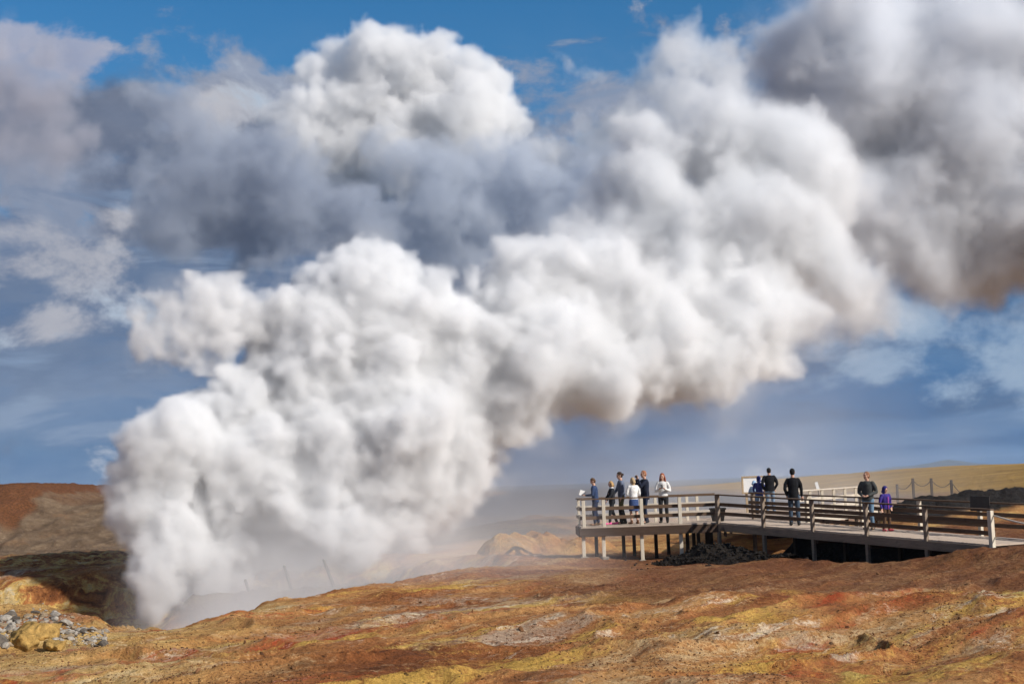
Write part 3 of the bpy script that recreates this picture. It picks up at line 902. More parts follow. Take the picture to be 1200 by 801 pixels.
def rampfloor(x, Y):
    X = at(x, 600, Y).x
    s = (Vector((X, Y)) - RA).dot(RU)
    return ramp_z(s)

def build_people():
    LEFT, AWAY = R_(-90), R_(180)
    g1 = 'visitors on the viewing platform'
    zf = ZF + .006
    p = person('person in navy sweater and dark blue trousers reading a white sheet at platform end', 698, 50.6, zf, 1.66, R_(-100), g1, ('read', 'read'), .05, 0, R_(28), (.028, .050, .115), (.020, .028, .060), (.16, .10, .06), (.10, .055, .03), lean=.06)
    h = (Vector(p['hand_a']) + Vector(p['hand_b'])) / 2
    sh = MB().box((0, 0, 0), (.22, .006, .19)).mesh('paper_sheet')
    o = link('paper_sheet', sh, M_BOARD); o.location = h + Vector((-.04, 0, .06)); o.rotation_euler = (R_(8), R_(18), R_(20))
    tag(o, 'white paper sheet held by the reader in the navy sweater', 'paper')
    person('small person with fair hair, black jacket, white collar and bright pink shoes', 717.5, 50.9, zf, 1.53, R_(-80), g1, ('swing', 'swing'), .17, 0, R_(12), (.022, .023, .028), (.022, .023, .026), (.72, .10, .30), (.40, .25, .11), 'bob', collar=(.7, .7, .7))
    person('tall person with tied dark hair, slate blue sweater, olive trousers and dark gaiters', 729, 51.2, zf, 1.84, R_(-85), g1, ('down', 'swing'), .08, 0, R_(16), (.115, .135, .19), (.13, .115, .045), (.03, .025, .02), (.035, .02, .014), 'bun', lower=(.03, .03, .028), lean=.03)
    person('blond person in long white top with tan scarf, blue denim skirt and bare legs', 743, 50.7, zf, 1.63, R_(200), g1, ('hold', 'low'), .03, 0, R_(10), (.74, .73, .70), (.045, .075, .18), (.14, .07, .04), (.42, .30, .17), 'bob', skirt=.50, hem=.74, collar=(.40, .27, .13))
    p = person('broad balding person in dark navy coat raising a small camera to the face', 756.5, 51.3, zf, 1.86, R_(-75), g1, ('face', 'face'), .06, 0, R_(6), (.016, .020, .036), (.020, .028, .055), (.03, .03, .035), (.30, .13, .07), 'thin', hem=.78, bulk=1.1)
    h = (Vector(p['hand_a']) + Vector(p['hand_b'])) / 2
    c = MB().box((0, 0, 0), (.07, .12, .075), 0, .008); c.tube([(-.03, 0, 0), (-.075, 0, 0)], [.028, .028], 12)
    o = link('camera_body', c.mesh('camera_body'), M_DSIGN); o.location = h; tag(o, 'small dark camera held at the face by the balding visitor in navy', 'camera')
    p = person('red-haired person in white sweater and black trousers holding a phone, facing this way', 778, 50.6, zf, 1.74, R_(-12), g1, ('hold', 'hold'), .03, R_(-10), R_(12), (.70, .69, .66), (.022, .022, .024), (.03, .028, .026), (.27, .075, .035), 'long', hem=.93)
    h = (Vector(p['hand_a']) + Vector(p['hand_b'])) / 2
    o = MB().box((0, 0, 0), (.075, .012, .15), 0, .003).build('phone', M_DSIGN); o.location = h + Vector((0, -.03, .05)); o.rotation_euler = (R_(-30), 0, R_(10))
    tag(o, 'small dark phone held by the red-haired visitor in the white sweater', 'phone')
    g2 = 'visitors on the ramp and walkway'
    zw = ZF + .02
    person('child in blue hooded jacket seen from behind in front of the white board', 891, 57.0, zw, 1.48, AWAY, g2, ('pocket', 'pocket'), .02, 0, 0, (.030, .040, .16), (.12, .20, .30), (.05, .05, .05), hood=(.030, .040, .17), bulk=1.08)
    person('stooping person in pale blue jacket half hidden beside the child in blue', 884, 57.8, zw, 1.30, R_(150), g2, ('low', 'low'), .02, 0, R_(35), (.30, .44, .60), (.05, .06, .10), (.05, .05, .05), hood=(.30, .44, .60), lean=.25)
    person('stocky person in black jacket and pale jeans seen from behind beside child in blue', 903.5, 56.6, zw, 1.80, AWAY, g2, ('pocket', 'pocket'), .04, 0, 0, (.010, .010, .012), (.16, .22, .30), (.03, .03, .03), (.014, .012, .012), 'short', bulk=1.12)
    person('person in black parka and dark jeans standing with back turned on the ramp', 931, 47.2, rampfloor(931, 47.2) + .008, 1.86, R_(170), g2, ('pocket', 'down'), .03, 0, 0, (.010, .010, .012), (.05, .075, .11), (.02, .02, .02), (.012, .011, .011), 'short', hem=.76, bulk=1.0)
    person('person in charcoal fleece and blue jeans with clasped hands, looking left', 1018, 44.9, rampfloor(1018, 44.9) + .008, 1.80, R_(-32), g2, ('low', 'low'), .07, R_(-35), 0, (.060, .064, .062), (.13, .21, .30), (.09, .07, .05), (.24, .11, .06), 'thin', bulk=1.08, hem=.88)
    person('child in purple hooded jacket with pink zip, brown trousers and pink shoes', 1038.5, 44.2, rampfloor(1038.5, 44.2) + .008, 1.36, R_(25), g2, ('pocket', 'down'), .03, R_(10), R_(12), (.050, .032, .21), (.10, .058, .035), (.62, .10, .13), hood=(.035, .030, .17), zip_col=(.60, .10, .35), bulk=1.1)
    for o in list(bpy.data.objects):
        for k in ('_w', 'hand_a', 'hand_b'):
            if k in o.keys(): del o[k]
# ------------------------------------------------------------------ steam, clouds, mist: density grids built as geometry-node volumes
class Grid:
    def __init__(s, lo, hi, vx):
        s.lo = np.array(lo, float); s.vx = vx
        s.n = [int(math.ceil((h - l) / vx)) + 1 for l, h in zip(lo, hi)]
        s.hi = s.lo + (np.array(s.n) - 1) * vx
        s.a = np.full(s.n, 3.0 * 8 * vx, np.float32)
        s.ax = [(s.lo[i] + np.arange(s.n[i]) * vx).astype(np.float32) for i in range(3)]
    def ball(s, c, r, pad, k=0.0):
        i0 = [max(0, int((c[i] - r - pad - s.lo[i]) / s.vx)) for i in range(3)]
        i1 = [min(s.n[i], int((c[i] + r + pad - s.lo[i]) / s.vx) + 2) for i in range(3)]
        if any(a >= b for a, b in zip(i0, i1)): return
        X = (s.ax[0][i0[0]:i1[0]] - c[0])[:, None, None]; Y = (s.ax[1][i0[1]:i1[1]] - c[1])[None, :, None]; Z = (s.ax[2][i0[2]:i1[2]] - c[2])[None, None, :]
        d = np.sqrt(X * X + Y * Y + Z * Z) - r
        v = s.a[i0[0]:i1[0], i0[1]:i1[1], i0[2]:i1[2]]
        if k > 0:
            h = np.clip(.5 + .5 * (v - d) / k, 0, 1)
            v[...] = v + (d - v) * h - k * h * (1 - h)
        else:
            np.minimum(v, d, out=v)
    def noise(s, scale, rg):
        m = [int(s.n[i] * s.vx / scale) + 3 for i in range(3)]
        L = rg.standard_normal(m).astype(np.float32)
        for i in range(3):
            t = np.arange(s.n[i]) * s.vx / scale; k = t.astype(int); f = (t - k); f = (f * f * (3 - 2 * f)).astype(np.float32)
            L = np.moveaxis(L, i, 0); sh = (-1,) + (1,) * (L.ndim - 1)
            L = L[k] * (1 - f).reshape(sh) + L[k + 1] * f.reshape(sh)
            L = np.moveaxis(L, 0, i)
        return L
    def crop(s, keep):
        """cut the grid down to the box that holds anything"""
        o = Grid.__new__(Grid); idx = []
        for i in range(3):
            w = np.where(keep.any(axis=tuple(j for j in range(3) if j != i)))[0]
            idx.append((max(0, w[0] - 2), min(s.n[i], w[-1] + 3)))
        sl = tuple(slice(a, b) for a, b in idx)
        o.a = s.a[sl]; o.n = list(o.a.shape); o.vx = s.vx
        o.lo = s.lo + np.array([a for a, b in idx]) * s.vx; o.hi = o.lo + (np.array(o.n) - 1) * s.vx
        o.ax = [s.ax[i][sl[i]] for i in range(3)]
        return o

def grid_nodes(name, g, val, mat, core=None, threshold=None):
    nx, ny, nz = val.shape
    q = (nz + 3) // 4; cols = max(1, int(math.ceil(math.sqrt(q * ny / nx)))); rows = int(math.ceil(q / cols))
    Wd, Hd = cols * nx, rows * ny
    im = np.zeros((Hd, Wd, 4), np.float32)
    for k in range(nz):
        t, ch = divmod(k, 4); c, r = t % cols, t // cols
        im[r * ny:(r + 1) * ny, c * nx:(c + 1) * nx, ch] = val[:, :, k].T
    I = bpy.data.images.new(name, Wd, Hd, alpha=True, float_buffer=True); I.alpha_mode = 'CHANNEL_PACKED'
    I.colorspace_settings.name = 'Non-Color'
    I.pixels.foreach_set(im.ravel()); I.update()
    ng = bpy.data.node_groups.new(name, 'GeometryNodeTree')
    ng.interface.new_socket('Geometry', in_out='INPUT', socket_type='NodeSocketGeometry'); ng.interface.new_socket('Geometry', in_out='OUTPUT', socket_type='NodeSocketGeometry')
    N, Lk = ng.nodes.new, ng.links.new
    inp, out, pos, sp = N('NodeGroupInput'), N('NodeGroupOutput'), N('GeometryNodeInputPosition'), N('ShaderNodeSeparateXYZ')
    Lk(pos.outputs[0], sp.inputs[0])
    def m(op, a, b=0.0, c=0.0):
        n = N('ShaderNodeMath'); n.operation = op
        for i, v in enumerate((a, b, c)):
            if isinstance(v, (int, float)): n.inputs[i].default_value = v
            else: Lk(v, n.inputs[i])
        return n.outputs[0]
    idx = [m('FLOOR', m('ADD', m('DIVIDE', m('SUBTRACT', sp.outputs[i], float(g.lo[i])), g.vx), .5)) for i in range(3)]
    t = m('FLOOR', m('DIVIDE', m('ADD', idx[2], .5), 4)); ch = m('SUBTRACT', idx[2], m('MULTIPLY', t, 4))
    r = m('FLOOR', m('DIVIDE', m('ADD', t, .5), cols)); c = m('SUBTRACT', t, m('MULTIPLY', r, cols))
    u = m('DIVIDE', m('ADD', m('MULTIPLY_ADD', c, nx, idx[0]), .5), Wd); v = m('DIVIDE', m('ADD', m('MULTIPLY_ADD', r, ny, idx[1]), .5), Hd)
    cx = N('ShaderNodeCombineXYZ'); Lk(u, cx.inputs[0]); Lk(v, cx.inputs[1])
    it = N('GeometryNodeImageTexture'); it.interpolation = 'Closest'; it.extension = 'EXTEND'; it.inputs['Image'].default_value = I; Lk(cx.outputs[0], it.inputs['Vector'])
    sep = N('FunctionNodeSeparateColor'); Lk(it.outputs['Color'], sep.inputs[0])
    d = None
    for k in range(4):
        p = m('MULTIPLY', m('COMPARE', ch, k, .25), it.outputs['Alpha'] if k == 3 else sep.outputs[k]); d = p if d is None else m('ADD', d, p)
    vc = N('GeometryNodeVolumeCube'); Lk(d, vc.inputs['Density']); vc.inputs['Min'].default_value = g.lo; vc.inputs['Max'].default_value = g.lo + (np.array(val.shape) - 1) * g.vx
    for i, k in enumerate('XYZ'): vc.inputs['Resolution ' + k].default_value = val.shape[i]
    if threshold is not None:
        vm = N('GeometryNodeVolumeToMesh'); vm.inputs['Threshold'].default_value = threshold; Lk(vc.outputs[0], vm.inputs[0]); Lk(vm.outputs[0], out.inputs[0])
        return ng
    sm = N('GeometryNodeSetMaterial'); sm.inputs['Material'].default_value = mat; Lk(vc.outputs[0], sm.inputs[0])
    jn = N('GeometryNodeJoinGeometry'); Lk(sm.outputs[0], jn.inputs[0]); Lk(inp.outputs[0], jn.inputs[0]); Lk(jn.outputs[0], out.inputs[0])
    return ng

def volume_mat(name, col, dens, aniso=0.0):
    t = NT(name)
    pv = t.n('VolumePrincipled', {'Color': col, 'Density': dens, 'Anisotropy': aniso})
    t.t.links.new(pv.outputs[0], t.out.inputs['Volume'])
    return t.m
def core_mat(name, col):
    t = NT(name)
    d = t.n('BsdfDiffuse', {'Color': col, 'Roughness': 1.0})
    t.t.links.new(d.outputs[0], t.out.inputs[0])
    return t.m

def kids(bs, n, fr, rg, ins=(.78, 1.0)):
    o = []
    for c, r in bs:
        v = rg.standard_normal((n, 3)); v /= np.linalg.norm(v, axis=1)[:, None]
        for k in range(n):
            o.append((c + v[k] * (r * rg.uniform(*ins)), r * fr * rg.uniform(.4, 1.5)))
    return o

def puff_volume(name, puffs, vx, mat, cmat, edge, depth, seed, n2=16, n3=9, n4=0, f2=.36, f3=.42, rough=(.10, .06), kk=(.5, .25, .1), edge2=None, u=1.0, parent=None, fade=None, warp=0.0, veil=None, inset=(.70, .93)):
    """cauliflower of balls on balls, hollowed to a density grid; u is the size of one unit in metres"""
    rg = np.random.default_rng(seed)
    balls = [(np.array(at(x, y, Y)), r * Y / F) for x, y, r, Y in puffs]
    l2 = kids(balls, n2, f2, rg, inset); l3 = kids(l2, n3, f3, rg, inset) if n3 else []; l4 = kids(l3, n4, .5, rg) if n4 else []
    lo = np.min([c - r * 1.25 for c, r in balls], 0) - 3 * vx; hi = np.max([c + r * 1.25 for c, r in balls], 0) + 3 * vx
    g = Grid(lo, hi, vx)
    for bs, k, pad in ((balls, kk[0] * u, 3 * u), (l2, kk[1] * u, 1.6 * u), (l3, kk[2] * u, .8 * u), (l4, .05 * u, .5 * u)):
        for c, r in bs: g.ball(c, r, pad, k)
    a = g.a
    s = u
    for w, sc2 in ((rough[0], 2.4), (rough[0] * .7, 1.1), (rough[1], .5)):
        if sc2 * s > vx * 1.3: a += np.float32(w * s) * g.noise(sc2 * s, rg)
    if warp:
        I = [np.arange(k, dtype=np.float32).reshape([-1 if j == i else 1 for j in range(3)]) for i, k in enumerate(g.n)]
        ix = []
        for i in range(3):
            d = I[i] + np.float32(warp * u / vx) * (g.noise(2.6 * u, rg) * np.float32(.6) + g.noise(1.1 * u, rg) * np.float32(.28))
            ix.append(np.clip(np.rint(d), 0, g.n[i] - 1).astype(np.int32)); del d
        a = g.a = a[ix[0], ix[1], ix[2]]; del ix
        if .32 * u > vx * 1.3: a += np.float32(rough[1] * .7 * u) * g.noise(.32 * u, rg)
    if callable(edge): e = edge(g)
    else: e = np.float32(edge * u)
    den = np.clip(-a / e, 0, 1)
    if veil:
        vn = np.clip(g.noise(3.0 * u, rg) * np.float32(.5) + g.noise(1.3 * u, rg) * np.float32(.4) + np.float32(.35), 0, 1.6)
        den = np.maximum(den, np.float32(veil[0]) * np.clip(1 - a / np.float32(veil[1] * u), 0, 1) ** 1.5 * vn * (veil[2](g) if len(veil) > 2 else 1))
    if fade is not None: den = den * fade(g, rg)
    den[den < .012] = 0
    keep = den > 0
    o = g.crop(keep)
    sl = tuple(slice(int(round((o.lo[i] - g.lo[i]) / vx)), int(round((o.lo[i] - g.lo[i]) / vx)) + o.n[i]) for i in range(3))
    den = den[sl]
    for i in range(3):
        den.swapaxes(0, i)[0] = 0; den.swapaxes(0, i)[-1] = 0
    me = None
    if cmat is not None:
        st = 2
        cr = np.clip(-o.a / (2 * depth * u), 0, 1)[::st, ::st, ::st]
        cr = np.ascontiguousarray(cr)
        for i in range(3):
            cr.swapaxes(0, i)[0] = 0; cr.swapaxes(0, i)[-1] = 0
        g2 = Grid.__new__(Grid); g2.lo = o.lo; g2.vx = vx * st; g2.n = list(cr.shape)
        ng = grid_nodes(name + '_core', g2, cr, None, threshold=.5)
        tm = bpy.data.meshes.new('t'); to = bpy.data.objects.new('t', tm); COL.objects.link(to)
        md = to.modifiers.new('g', 'NODES'); md.node_group = ng
        me = bpy.data.meshes.new_from_object(to.evaluated_get(bpy.context.evaluated_depsgraph_get()))
        bpy.data.objects.remove(to); bpy.data.meshes.remove(tm)
        bpy.data.node_groups.remove(ng); bpy.data.images.remove(bpy.data.images[name + '_core'])
        me.name = name; me.materials.clear(); me.materials.append(cmat)
        me.polygons.foreach_set('use_smooth', [True] * len(me.polygons))
    else:
        me = bpy.data.meshes.new(name)
    ob = link(name, me, None, parent)
    me.materials.append(mat)
    md = ob.modifiers.new('density', 'NODES'); md.node_group = grid_nodes(name, o, den, mat)
    print(name, o.n, 'voxels', int(np.prod(o.n) / 1e3), 'k; active', round(float((den > 0).mean()), 3), 'core verts', len(me.vertices))
    return ob

STEAM_LOW = [(182,715,13,54),(185,694,24,54),(191,664,34,54.5),(200,625,45,55),(186,582,46,55),(182,543,42,55),(222,515,48,56),
 (240,655,46,56),(290,662,40,57),(345,645,44,57.5),(405,628,48,58),(455,604,50,59),(505,588,44,60),(540,560,38,60),(562,530,30,61),
 (290,560,80,57),(380,540,90,58),(460,520,80,59),(300,455,56,58),(370,430,80,59),(440,380,82,60),(432,345,52,60),(388,368,48,59),(520,450,88,61),(590,425,80,62),(545,405,58,61),(560,510,36,61.5),
 (640,405,85,62),(612,345,58,62),(660,335,58,62.5),(700,338,58,63),(736,326,42,63),(700,425,62,63),(775,400,70,64),(795,345,48,65),(838,415,50,65),(860,375,55,65),(895,424,36,66),(922,428,18,66),(760,450,36,64.5),(830,450,22,65.5)]
STEAM_WISP = [(186,388,24,57),(208,372,28,57),(238,362,30,57),(226,396,30,57.3),(256,384,32,57.5),(288,368,24,58),(314,378,28,58.3),(266,350,14,57.5),(342,368,26,58.6),(220,350,14,57)]
STEAM_MID = [(770,215,55,68),(762,165,34,68.5),(840,180,62,69),(870,265,85,68),(925,190,72,69.5),(935,285,66,68.5),(980,322,44,68.5),(1004,336,28,68.5),(800,285,60,67),(880,335,56,67),(716,222,22,69),(745,275,46,67),(820,335,52,66),(905,380,34,66.5),(690,270,28,67),(700,300,36,65.5),(960,240,50,70)]
STEAM_HIGH = [(1000,90,105,80),(935,55,55,80),(1100,110,140,82),(1150,225,105,83),(1060,250,80,81),(1200,60,150,84),(1000,240,70,80),(1270,180,150,85),(955,350,50,79),(1085,300,58,82),(1020,345,42,80),(1170,290,50,83),(1240,290,60,84),(930,385,20,78)]

def build_steam():
    M = volume_mat('steam', (.983, .988, .994), 3.2)
    C = core_mat('dense_steam', (.94, .945, .95)); C2 = core_mat('dense_spreading_steam', (.82, .83, .85))
    root = empty('steam_plume', tuple(at(184, 722, 54)))
    tag(root, 'huge billowing white steam plume blown to the right from the hot vent', 'steam plume')
    def soften(g):
        x = g.ax[0][:, None, None] + 0 * g.ax[1][None, :, None] + 0 * g.ax[2][None, None, :]
        return (.34 + .62 * sstep(-9, 9, x)).astype(np.float32)
    def lee(g):
        return sstep(-13, -6, g.ax[0])[:, None, None].astype(np.float32)
    puff_volume('billow', STEAM_LOW, .13, M, C, soften, 1.15, 4, n2=20, n3=9, f2=.36, f3=.42, rough=(.18, .15), kk=(.8, .42, .16), warp=.5, veil=(.05, 1.6, lee), parent=root)
    puff_volume('wisp', STEAM_WISP, .12, volume_mat('thin_steam', (.985, .985, .985), 2.2), None, .45, 1.0, 5, n2=16, n3=10, warp=.5, rough=(.26, .24), kk=(.35, .25, .12), veil=(.06, 1.2), parent=root)
    M1 = volume_mat('rising_steam', (.966, .976, .988), 1.9)
    puff_volume('billow', STEAM_MID, .17, M1, C, 1.0, 1.7, 8, n2=16, n3=8, rough=(.24, .16), kk=(1.2, .6, .25), warp=.6, veil=(.05, 1.6), parent=root)
    M2 = volume_mat('spreading_steam', (.922, .940, .968), 1.3)
    puff_volume('billow', STEAM_HIGH, .22, M2, C2, 1.5, 2.2, 6, n2=14, n3=7, rough=(.28, .18), kk=(1.4, .7, .3), warp=.6, veil=(.06, 2.0), parent=root)
    world_parts(root)

def soft_volume(name, lo, hi, vx, fn, mat, seed):
    g = Grid(lo, hi, vx); rg = np.random.default_rng(seed)
    den = np.clip(fn(g, rg), 0, 1).astype(np.float32)
    den[den < .01] = 0
    for i in range(3):
        den.swapaxes(0, i)[0] = 0; den.swapaxes(0, i)[-1] = 0
    me = bpy.data.meshes.new(name); ob = link(name, me, mat)
    md = ob.modifiers.new('density', 'NODES'); md.node_group = grid_nodes(name, g, den, mat)
    return ob

def build_mist():
    M = volume_mat('mist', (.95, .95, .96), .30)
    def fn(g, rg):
        X, Y, Z = g.ax[0][:, None, None], g.ax[1][None, :, None], g.ax[2][None, None, :]
        n = g.noise(5, rg) * .6 + g.noise(2.4, rg) * .4 + g.noise(1.2, rg) * .25
        h = Z + 5.0
        trough = sstep(-12, -9.0, X) * sstep(4.5, -3, X) * sstep(36, 42, Y) * sstep(66, 58, Y) * np.exp(-np.clip(h - .4, 0, 99) / 1.5) * 1.25
        behind = sstep(-8, -2, X) * sstep(30, 12, X) * sstep(60, 68, Y) * sstep(94, 84, Y) * np.exp(-np.clip(h - 2.0, 0, 99) / 6.0) * (.06 + .075 * sstep(22, 4, X))
        return np.clip(trough * (1 + .9 * n) * .8 + behind * np.clip(.9 + 1.3 * n, 0, 3), 0, 1)
    o = soft_volume('mist', (-20, 34, -6), (42, 96, 12), .55, fn, M, 21)
    tag(o, kind='stuff', label='thin grey mist drifting low over the crater and behind the platform', cat='mist')

def build_haze():
    b = MB(); b.box((0, 2700, 10), (9000, 6300, 0)); b.bm.free()
    b = MB()
    zl, zh = -28.0, 42.0
    b.box((0, 2850, (zl + zh) / 2), (12000, 6300, zh - zl))
    o = b.build('haze', volume_mat('air', (.55, .75, 1.0), .00009))
    tag(o, kind='stuff')

def cloud(name, label, puffs, D, vx, col, dens, edge, seed, f2=.36, n2=14, n3=7, rough=(.3, .2), core=None, kk=(.5, .25, .1), u=40, depth=1.3, warp=0.0, inset=(.70, .93)):
    ps = [(p[0], p[1], p[2], D + (p[3] if len(p) > 3 else 0) + 30 * math.sin(i * 2.4)) for i, p in enumerate(puffs)]
    o = puff_volume(name, ps, vx, volume_mat(name, col, dens), core, edge, depth, seed, n2=n2, n3=n3, f2=f2, rough=rough, kk=kk, u=u, warp=warp, inset=inset)
    tag(o, label, 'cloud', kind='stuff')

def build_clouds():
    C = core_mat('dense_cloud', (.97, .97, .97))
    # the brilliant tower
    cloud('cumulus_cloud', 'tall brilliant white cumulus cloud towering above the grey ones',
          [(368,82,26),(392,56,20),(428,48,22),(440,84,42),(478,66,22),(512,52,22),(495,98,48),(548,80,24),(566,112,32),(592,140,24),(535,140,52),(430,134,54),(372,122,34),(338,146,28),(312,142,16),(460,180,52),(545,182,44),(400,180,42),(350,176,36),(608,156,12),(455,60,16),(580,100,14)],
          3200, 4.4, (.999, .999, .998), .034, .36, 31, n2=26, n3=9, f2=.30, rough=(.14, .14), core=C, warp=.40, inset=(.68, .92), kk=(1.1, .6, .25), depth=2.4)
    # paler, softer cloud behind the steam
    cloud('soft_cumulus_cloud', 'soft pale cumulus cloud between the bright tower and the steam',
          [(805,48,26),(830,70,32),(790,75,34),(850,95,30),(765,104,34),(725,135,30),(690,80,14),(662,76,13),(700,165,36),(650,185,32),(800,130,50),(850,130,40),(620,180,34),(740,160,50)],
          3700, 7.0, (.93, .935, .945), .016, .9, 33, rough=(.4, .26), warp=.9)
    # grey masses before them, their shade put into a darker volume colour
    cloud('grey_cloud', 'long dark grey cloud sloping down to the right before the white one',
          [(182,125,22),(205,150,36),(250,165,40),(290,185,46),(335,205,46),(380,225,44),(420,250,38),(452,275,24),(240,220,52),(300,245,52),(360,262,42),(410,285,30),(200,250,40),(170,200,30),(270,280,40),(330,300,30)],
          2500, 6.5, (.60, .65, .735), .026, 1.0, 35, n2=10, n3=5, rough=(.45, .28), kk=(1.2, .7, .3), warp=1.0)
    cloud('grey_cloud', 'flat middle grey cloud below the bright tower',
          [(435,172,18),(470,200,32),(520,200,34),(570,190,36),(620,200,38),(680,205,40),(730,215,36),(560,245,48),(640,250,52),(700,265,44),(500,250,44),(600,290,36),(680,300,34),(530,290,30)],
          2900, 7.0, (.74, .785, .855), .022, 1.0, 37, n2=10, n3=5, rough=(.5, .3), kk=(1.2, .7, .3), warp=1.0)
    cloud('grey_cloud', 'dusky purple grey cloud at the left edge of the sky',
          [(-20,100,50),(15,105,36),(-10,60,34),(40,130,28),(55,165,28),(0,165,40),(100,160,22),(-30,200,40)],
          2300, 6.5, (.70, .69, .74), .018, 1.2, 39, n2=10, n3=4, rough=(.5, .3), kk=(1.2, .7, .3), warp=1.0)

# ------------------------------------------------------------------ world and sun
EL = R_(32)
SUN = Vector((.862, -.507, 0)).normalized() * math.cos(EL); SUN.z = math.sin(EL)
def build_light():
    l = bpy.data.lights.new('sun', 'SUN'); l.energy = 4.9; l.angle = R_(.5); l.color = (1, .945, .875)
    o = bpy.data.objects.new('sun', l); COL.objects.link(o); o.rotation_euler = (-SUN).to_track_quat('-Z', 'Y').to_euler()
    w = bpy.data.worlds.new('World'); sc.world = w; w.use_nodes = True
    t = NT('w', w)
    K = .065
    sky = t.n('TexSky', sky_type='NISHITA', sun_disc=False, sun_elevation=EL, sun_rotation=math.atan2(SUN.x, SUN.y), ozone_density=2.0, air_density=1.0, dust_density=.3)
    c = t.n('HueSaturation', {'Saturation': 1.42, 'Value': 1.40, 'Color': sky.outputs[0]}).outputs[0]
    d = t.n('TexCoord').outputs['Generated']
    sx = t.n('SeparateXYZ', {0: d})
    az = t.math('ARCTAN2', sx.outputs[0], sx.outputs[1])
    el = sx.outputs[2]
    P = t.n('CombineXYZ', {0: az, 1: t.math('MULTIPLY', el, 3.2), 2: 0.0}).outputs[0]
    P1 = t.n('CombineXYZ', {0: az, 1: t.math('MULTIPLY', el, 1.6), 2: 3.3}).outputs[0]
    # distant blue-grey bank towards the horizon
    lin = lambda r, g, b: tuple((((v / 255 + .055) / 1.055) ** 2.4) / K / 1.11 for v in (r, g, b))
    f0 = t.noise(P, 2.2, 5, .55, .3)
    bank = t.math('MULTIPLY', t.step(t.math('ADD', el, t.math('MULTIPLY', t.math('SUBTRACT', f0, .5), .20)), .32, .06), .93)
    bc = t.ramp(t.noise(P, 3.0, 6, .6, .3), [(.30, lin(50, 94, 148)), (.52, lin(64, 108, 160)), (.70, lin(98, 130, 170))])
    c = t.mix(bank, c, bc)
    # cloud layers: each a set of soft masses in the sky, frayed by noise
    nb = t.n('TexNoise', {'Vector': t.n('CombineXYZ', {0: az, 1: t.math('MULTIPLY', el, 1.5), 2: 0.0}).outputs[0], 'Scale': 9.0, 'Detail': 9, 'Roughness': .60, 'Distortion': .25}).outputs['Fac']
    nl = t.n('TexNoise', {'Vector': t.n('CombineXYZ', {0: az, 1: t.math('MULTIPLY', el, 3.6), 2: 5.0}).outputs[0], 'Scale': 8.0, 'Detail': 8, 'Roughness': .58, 'Distortion': .5}).outputs['Fac']
    ng_ = t.n('TexNoise', {'Vector': t.n('CombineXYZ', {0: az, 1: t.math('MULTIPLY', el, 1.3), 2: 9.0}).outputs[0], 'Scale': 5.0, 'Detail': 7, 'Roughness': .55, 'Distortion': .3}).outputs['Fac']
    def mass(blobs, fray, noise, a=.30, b=.72):
        tot = None
        for x, y, rx, ry in blobs:
            d_ = ray(x, y).normalized(); a0, e0 = math.atan2(d_.x, d_.y), d_.z
            qx = t.math('MULTIPLY', t.math('SUBTRACT', az, a0), F / rx); qy = t.math('MULTIPLY', t.math('SUBTRACT', el, e0), F / ry)
            q = t.math('MULTIPLY_ADD', qx, qx, t.math('MULTIPLY', qy, qy))
            g_ = t.math('POWER', 2.718, t.math('MULTIPLY', q, -.9))
            tot = g_ if tot is None else t.math('MAXIMUM', tot, g_)
        return t.step(t.math('MULTIPLY_ADD', t.math('SUBTRACT', noise, .5), fray * 2.9, tot), a, b)
    def layer(c, m, strength, lo, hi, nz):
        return t.mix(t.math('MULTIPLY', m, strength), c, t.ramp(nz, [(.34, lo), (.66, hi)]))
    c = layer(c, mass([(120, 190, 260, 110), (330, 170, 220, 90), (560, 230, 240, 110), (60, 300, 200, 90), (300, 300, 230, 90), (760, 130, 160, 70)], 1.3, nb), .88, lin(122, 132, 154), lin(168, 174, 190), ng_)
    c = layer(c, mass([(70, 62, 60, 34), (20, 50, 40, 24)], 1.1, nb), .85, lin(150, 156, 180), lin(186, 188, 204), ng_)
    c = layer(c, mass([(40, 140, 130, 60), (240, 240, 150, 80), (350, 270, 140, 60), (110, 340, 180, 60), (330, 330, 200, 46), (620, 260, 150, 60), (480, 300, 120, 60)], 1.2, ng_), .90, lin(84, 98, 124), lin(122, 130, 148), nb)
    c = layer(c, mass([(100, 400, 300, 95), (40, 460, 260, 70), (300, 380, 200, 70)], .8, nl, .15, .8), .85, lin(74, 106, 148), lin(112, 134, 164), ng_)
    c = layer(c, mass([(90, 430, 240, 90), (60, 360, 160, 50)], 1.7, nl, .45, 1.35), .60, lin(128, 148, 176), lin(168, 178, 196), ng_)
    c = layer(c, mass([(100, 390, 320, 120), (700, 420, 500, 110), (1100, 470, 260, 60)], 1.5, nl, .35, 1.25), .62, lin(70, 92, 128), lin(104, 124, 152), ng_)
    c = layer(c, mass([(185, 222, 46, 28), (140, 250, 50, 22), (200, 262, 28, 24), (20, 275, 56, 30), (62, 378, 40, 22), (230, 130, 60, 24), (60, 300, 90, 40)], 1.9, nb, .42, 1.2), .80, lin(160, 164, 178), lin(204, 202, 206), ng_)
    c = layer(c, mass([(60, 500, 200, 34)], 1.8, nl, .55, 1.3), .5, lin(128, 150, 182), lin(150, 168, 192), nl)
    c = layer(c, mass([(1130, 385, 150, 50), (1030, 425, 110, 34), (960, 450, 70, 18), (1100, 460, 70, 20), (1230, 420, 120, 60)], 1.7, nb, .36, 1.05), .85, lin(112, 142, 178), lin(172, 190, 210), nb)
    c = layer(c, mass([(1100, 500, 220, 16), (900, 520, 200, 22), (1150, 530, 160, 10)], .9, nl, .25, .9), .50, lin(92, 128, 172), lin(120, 150, 188), nl)
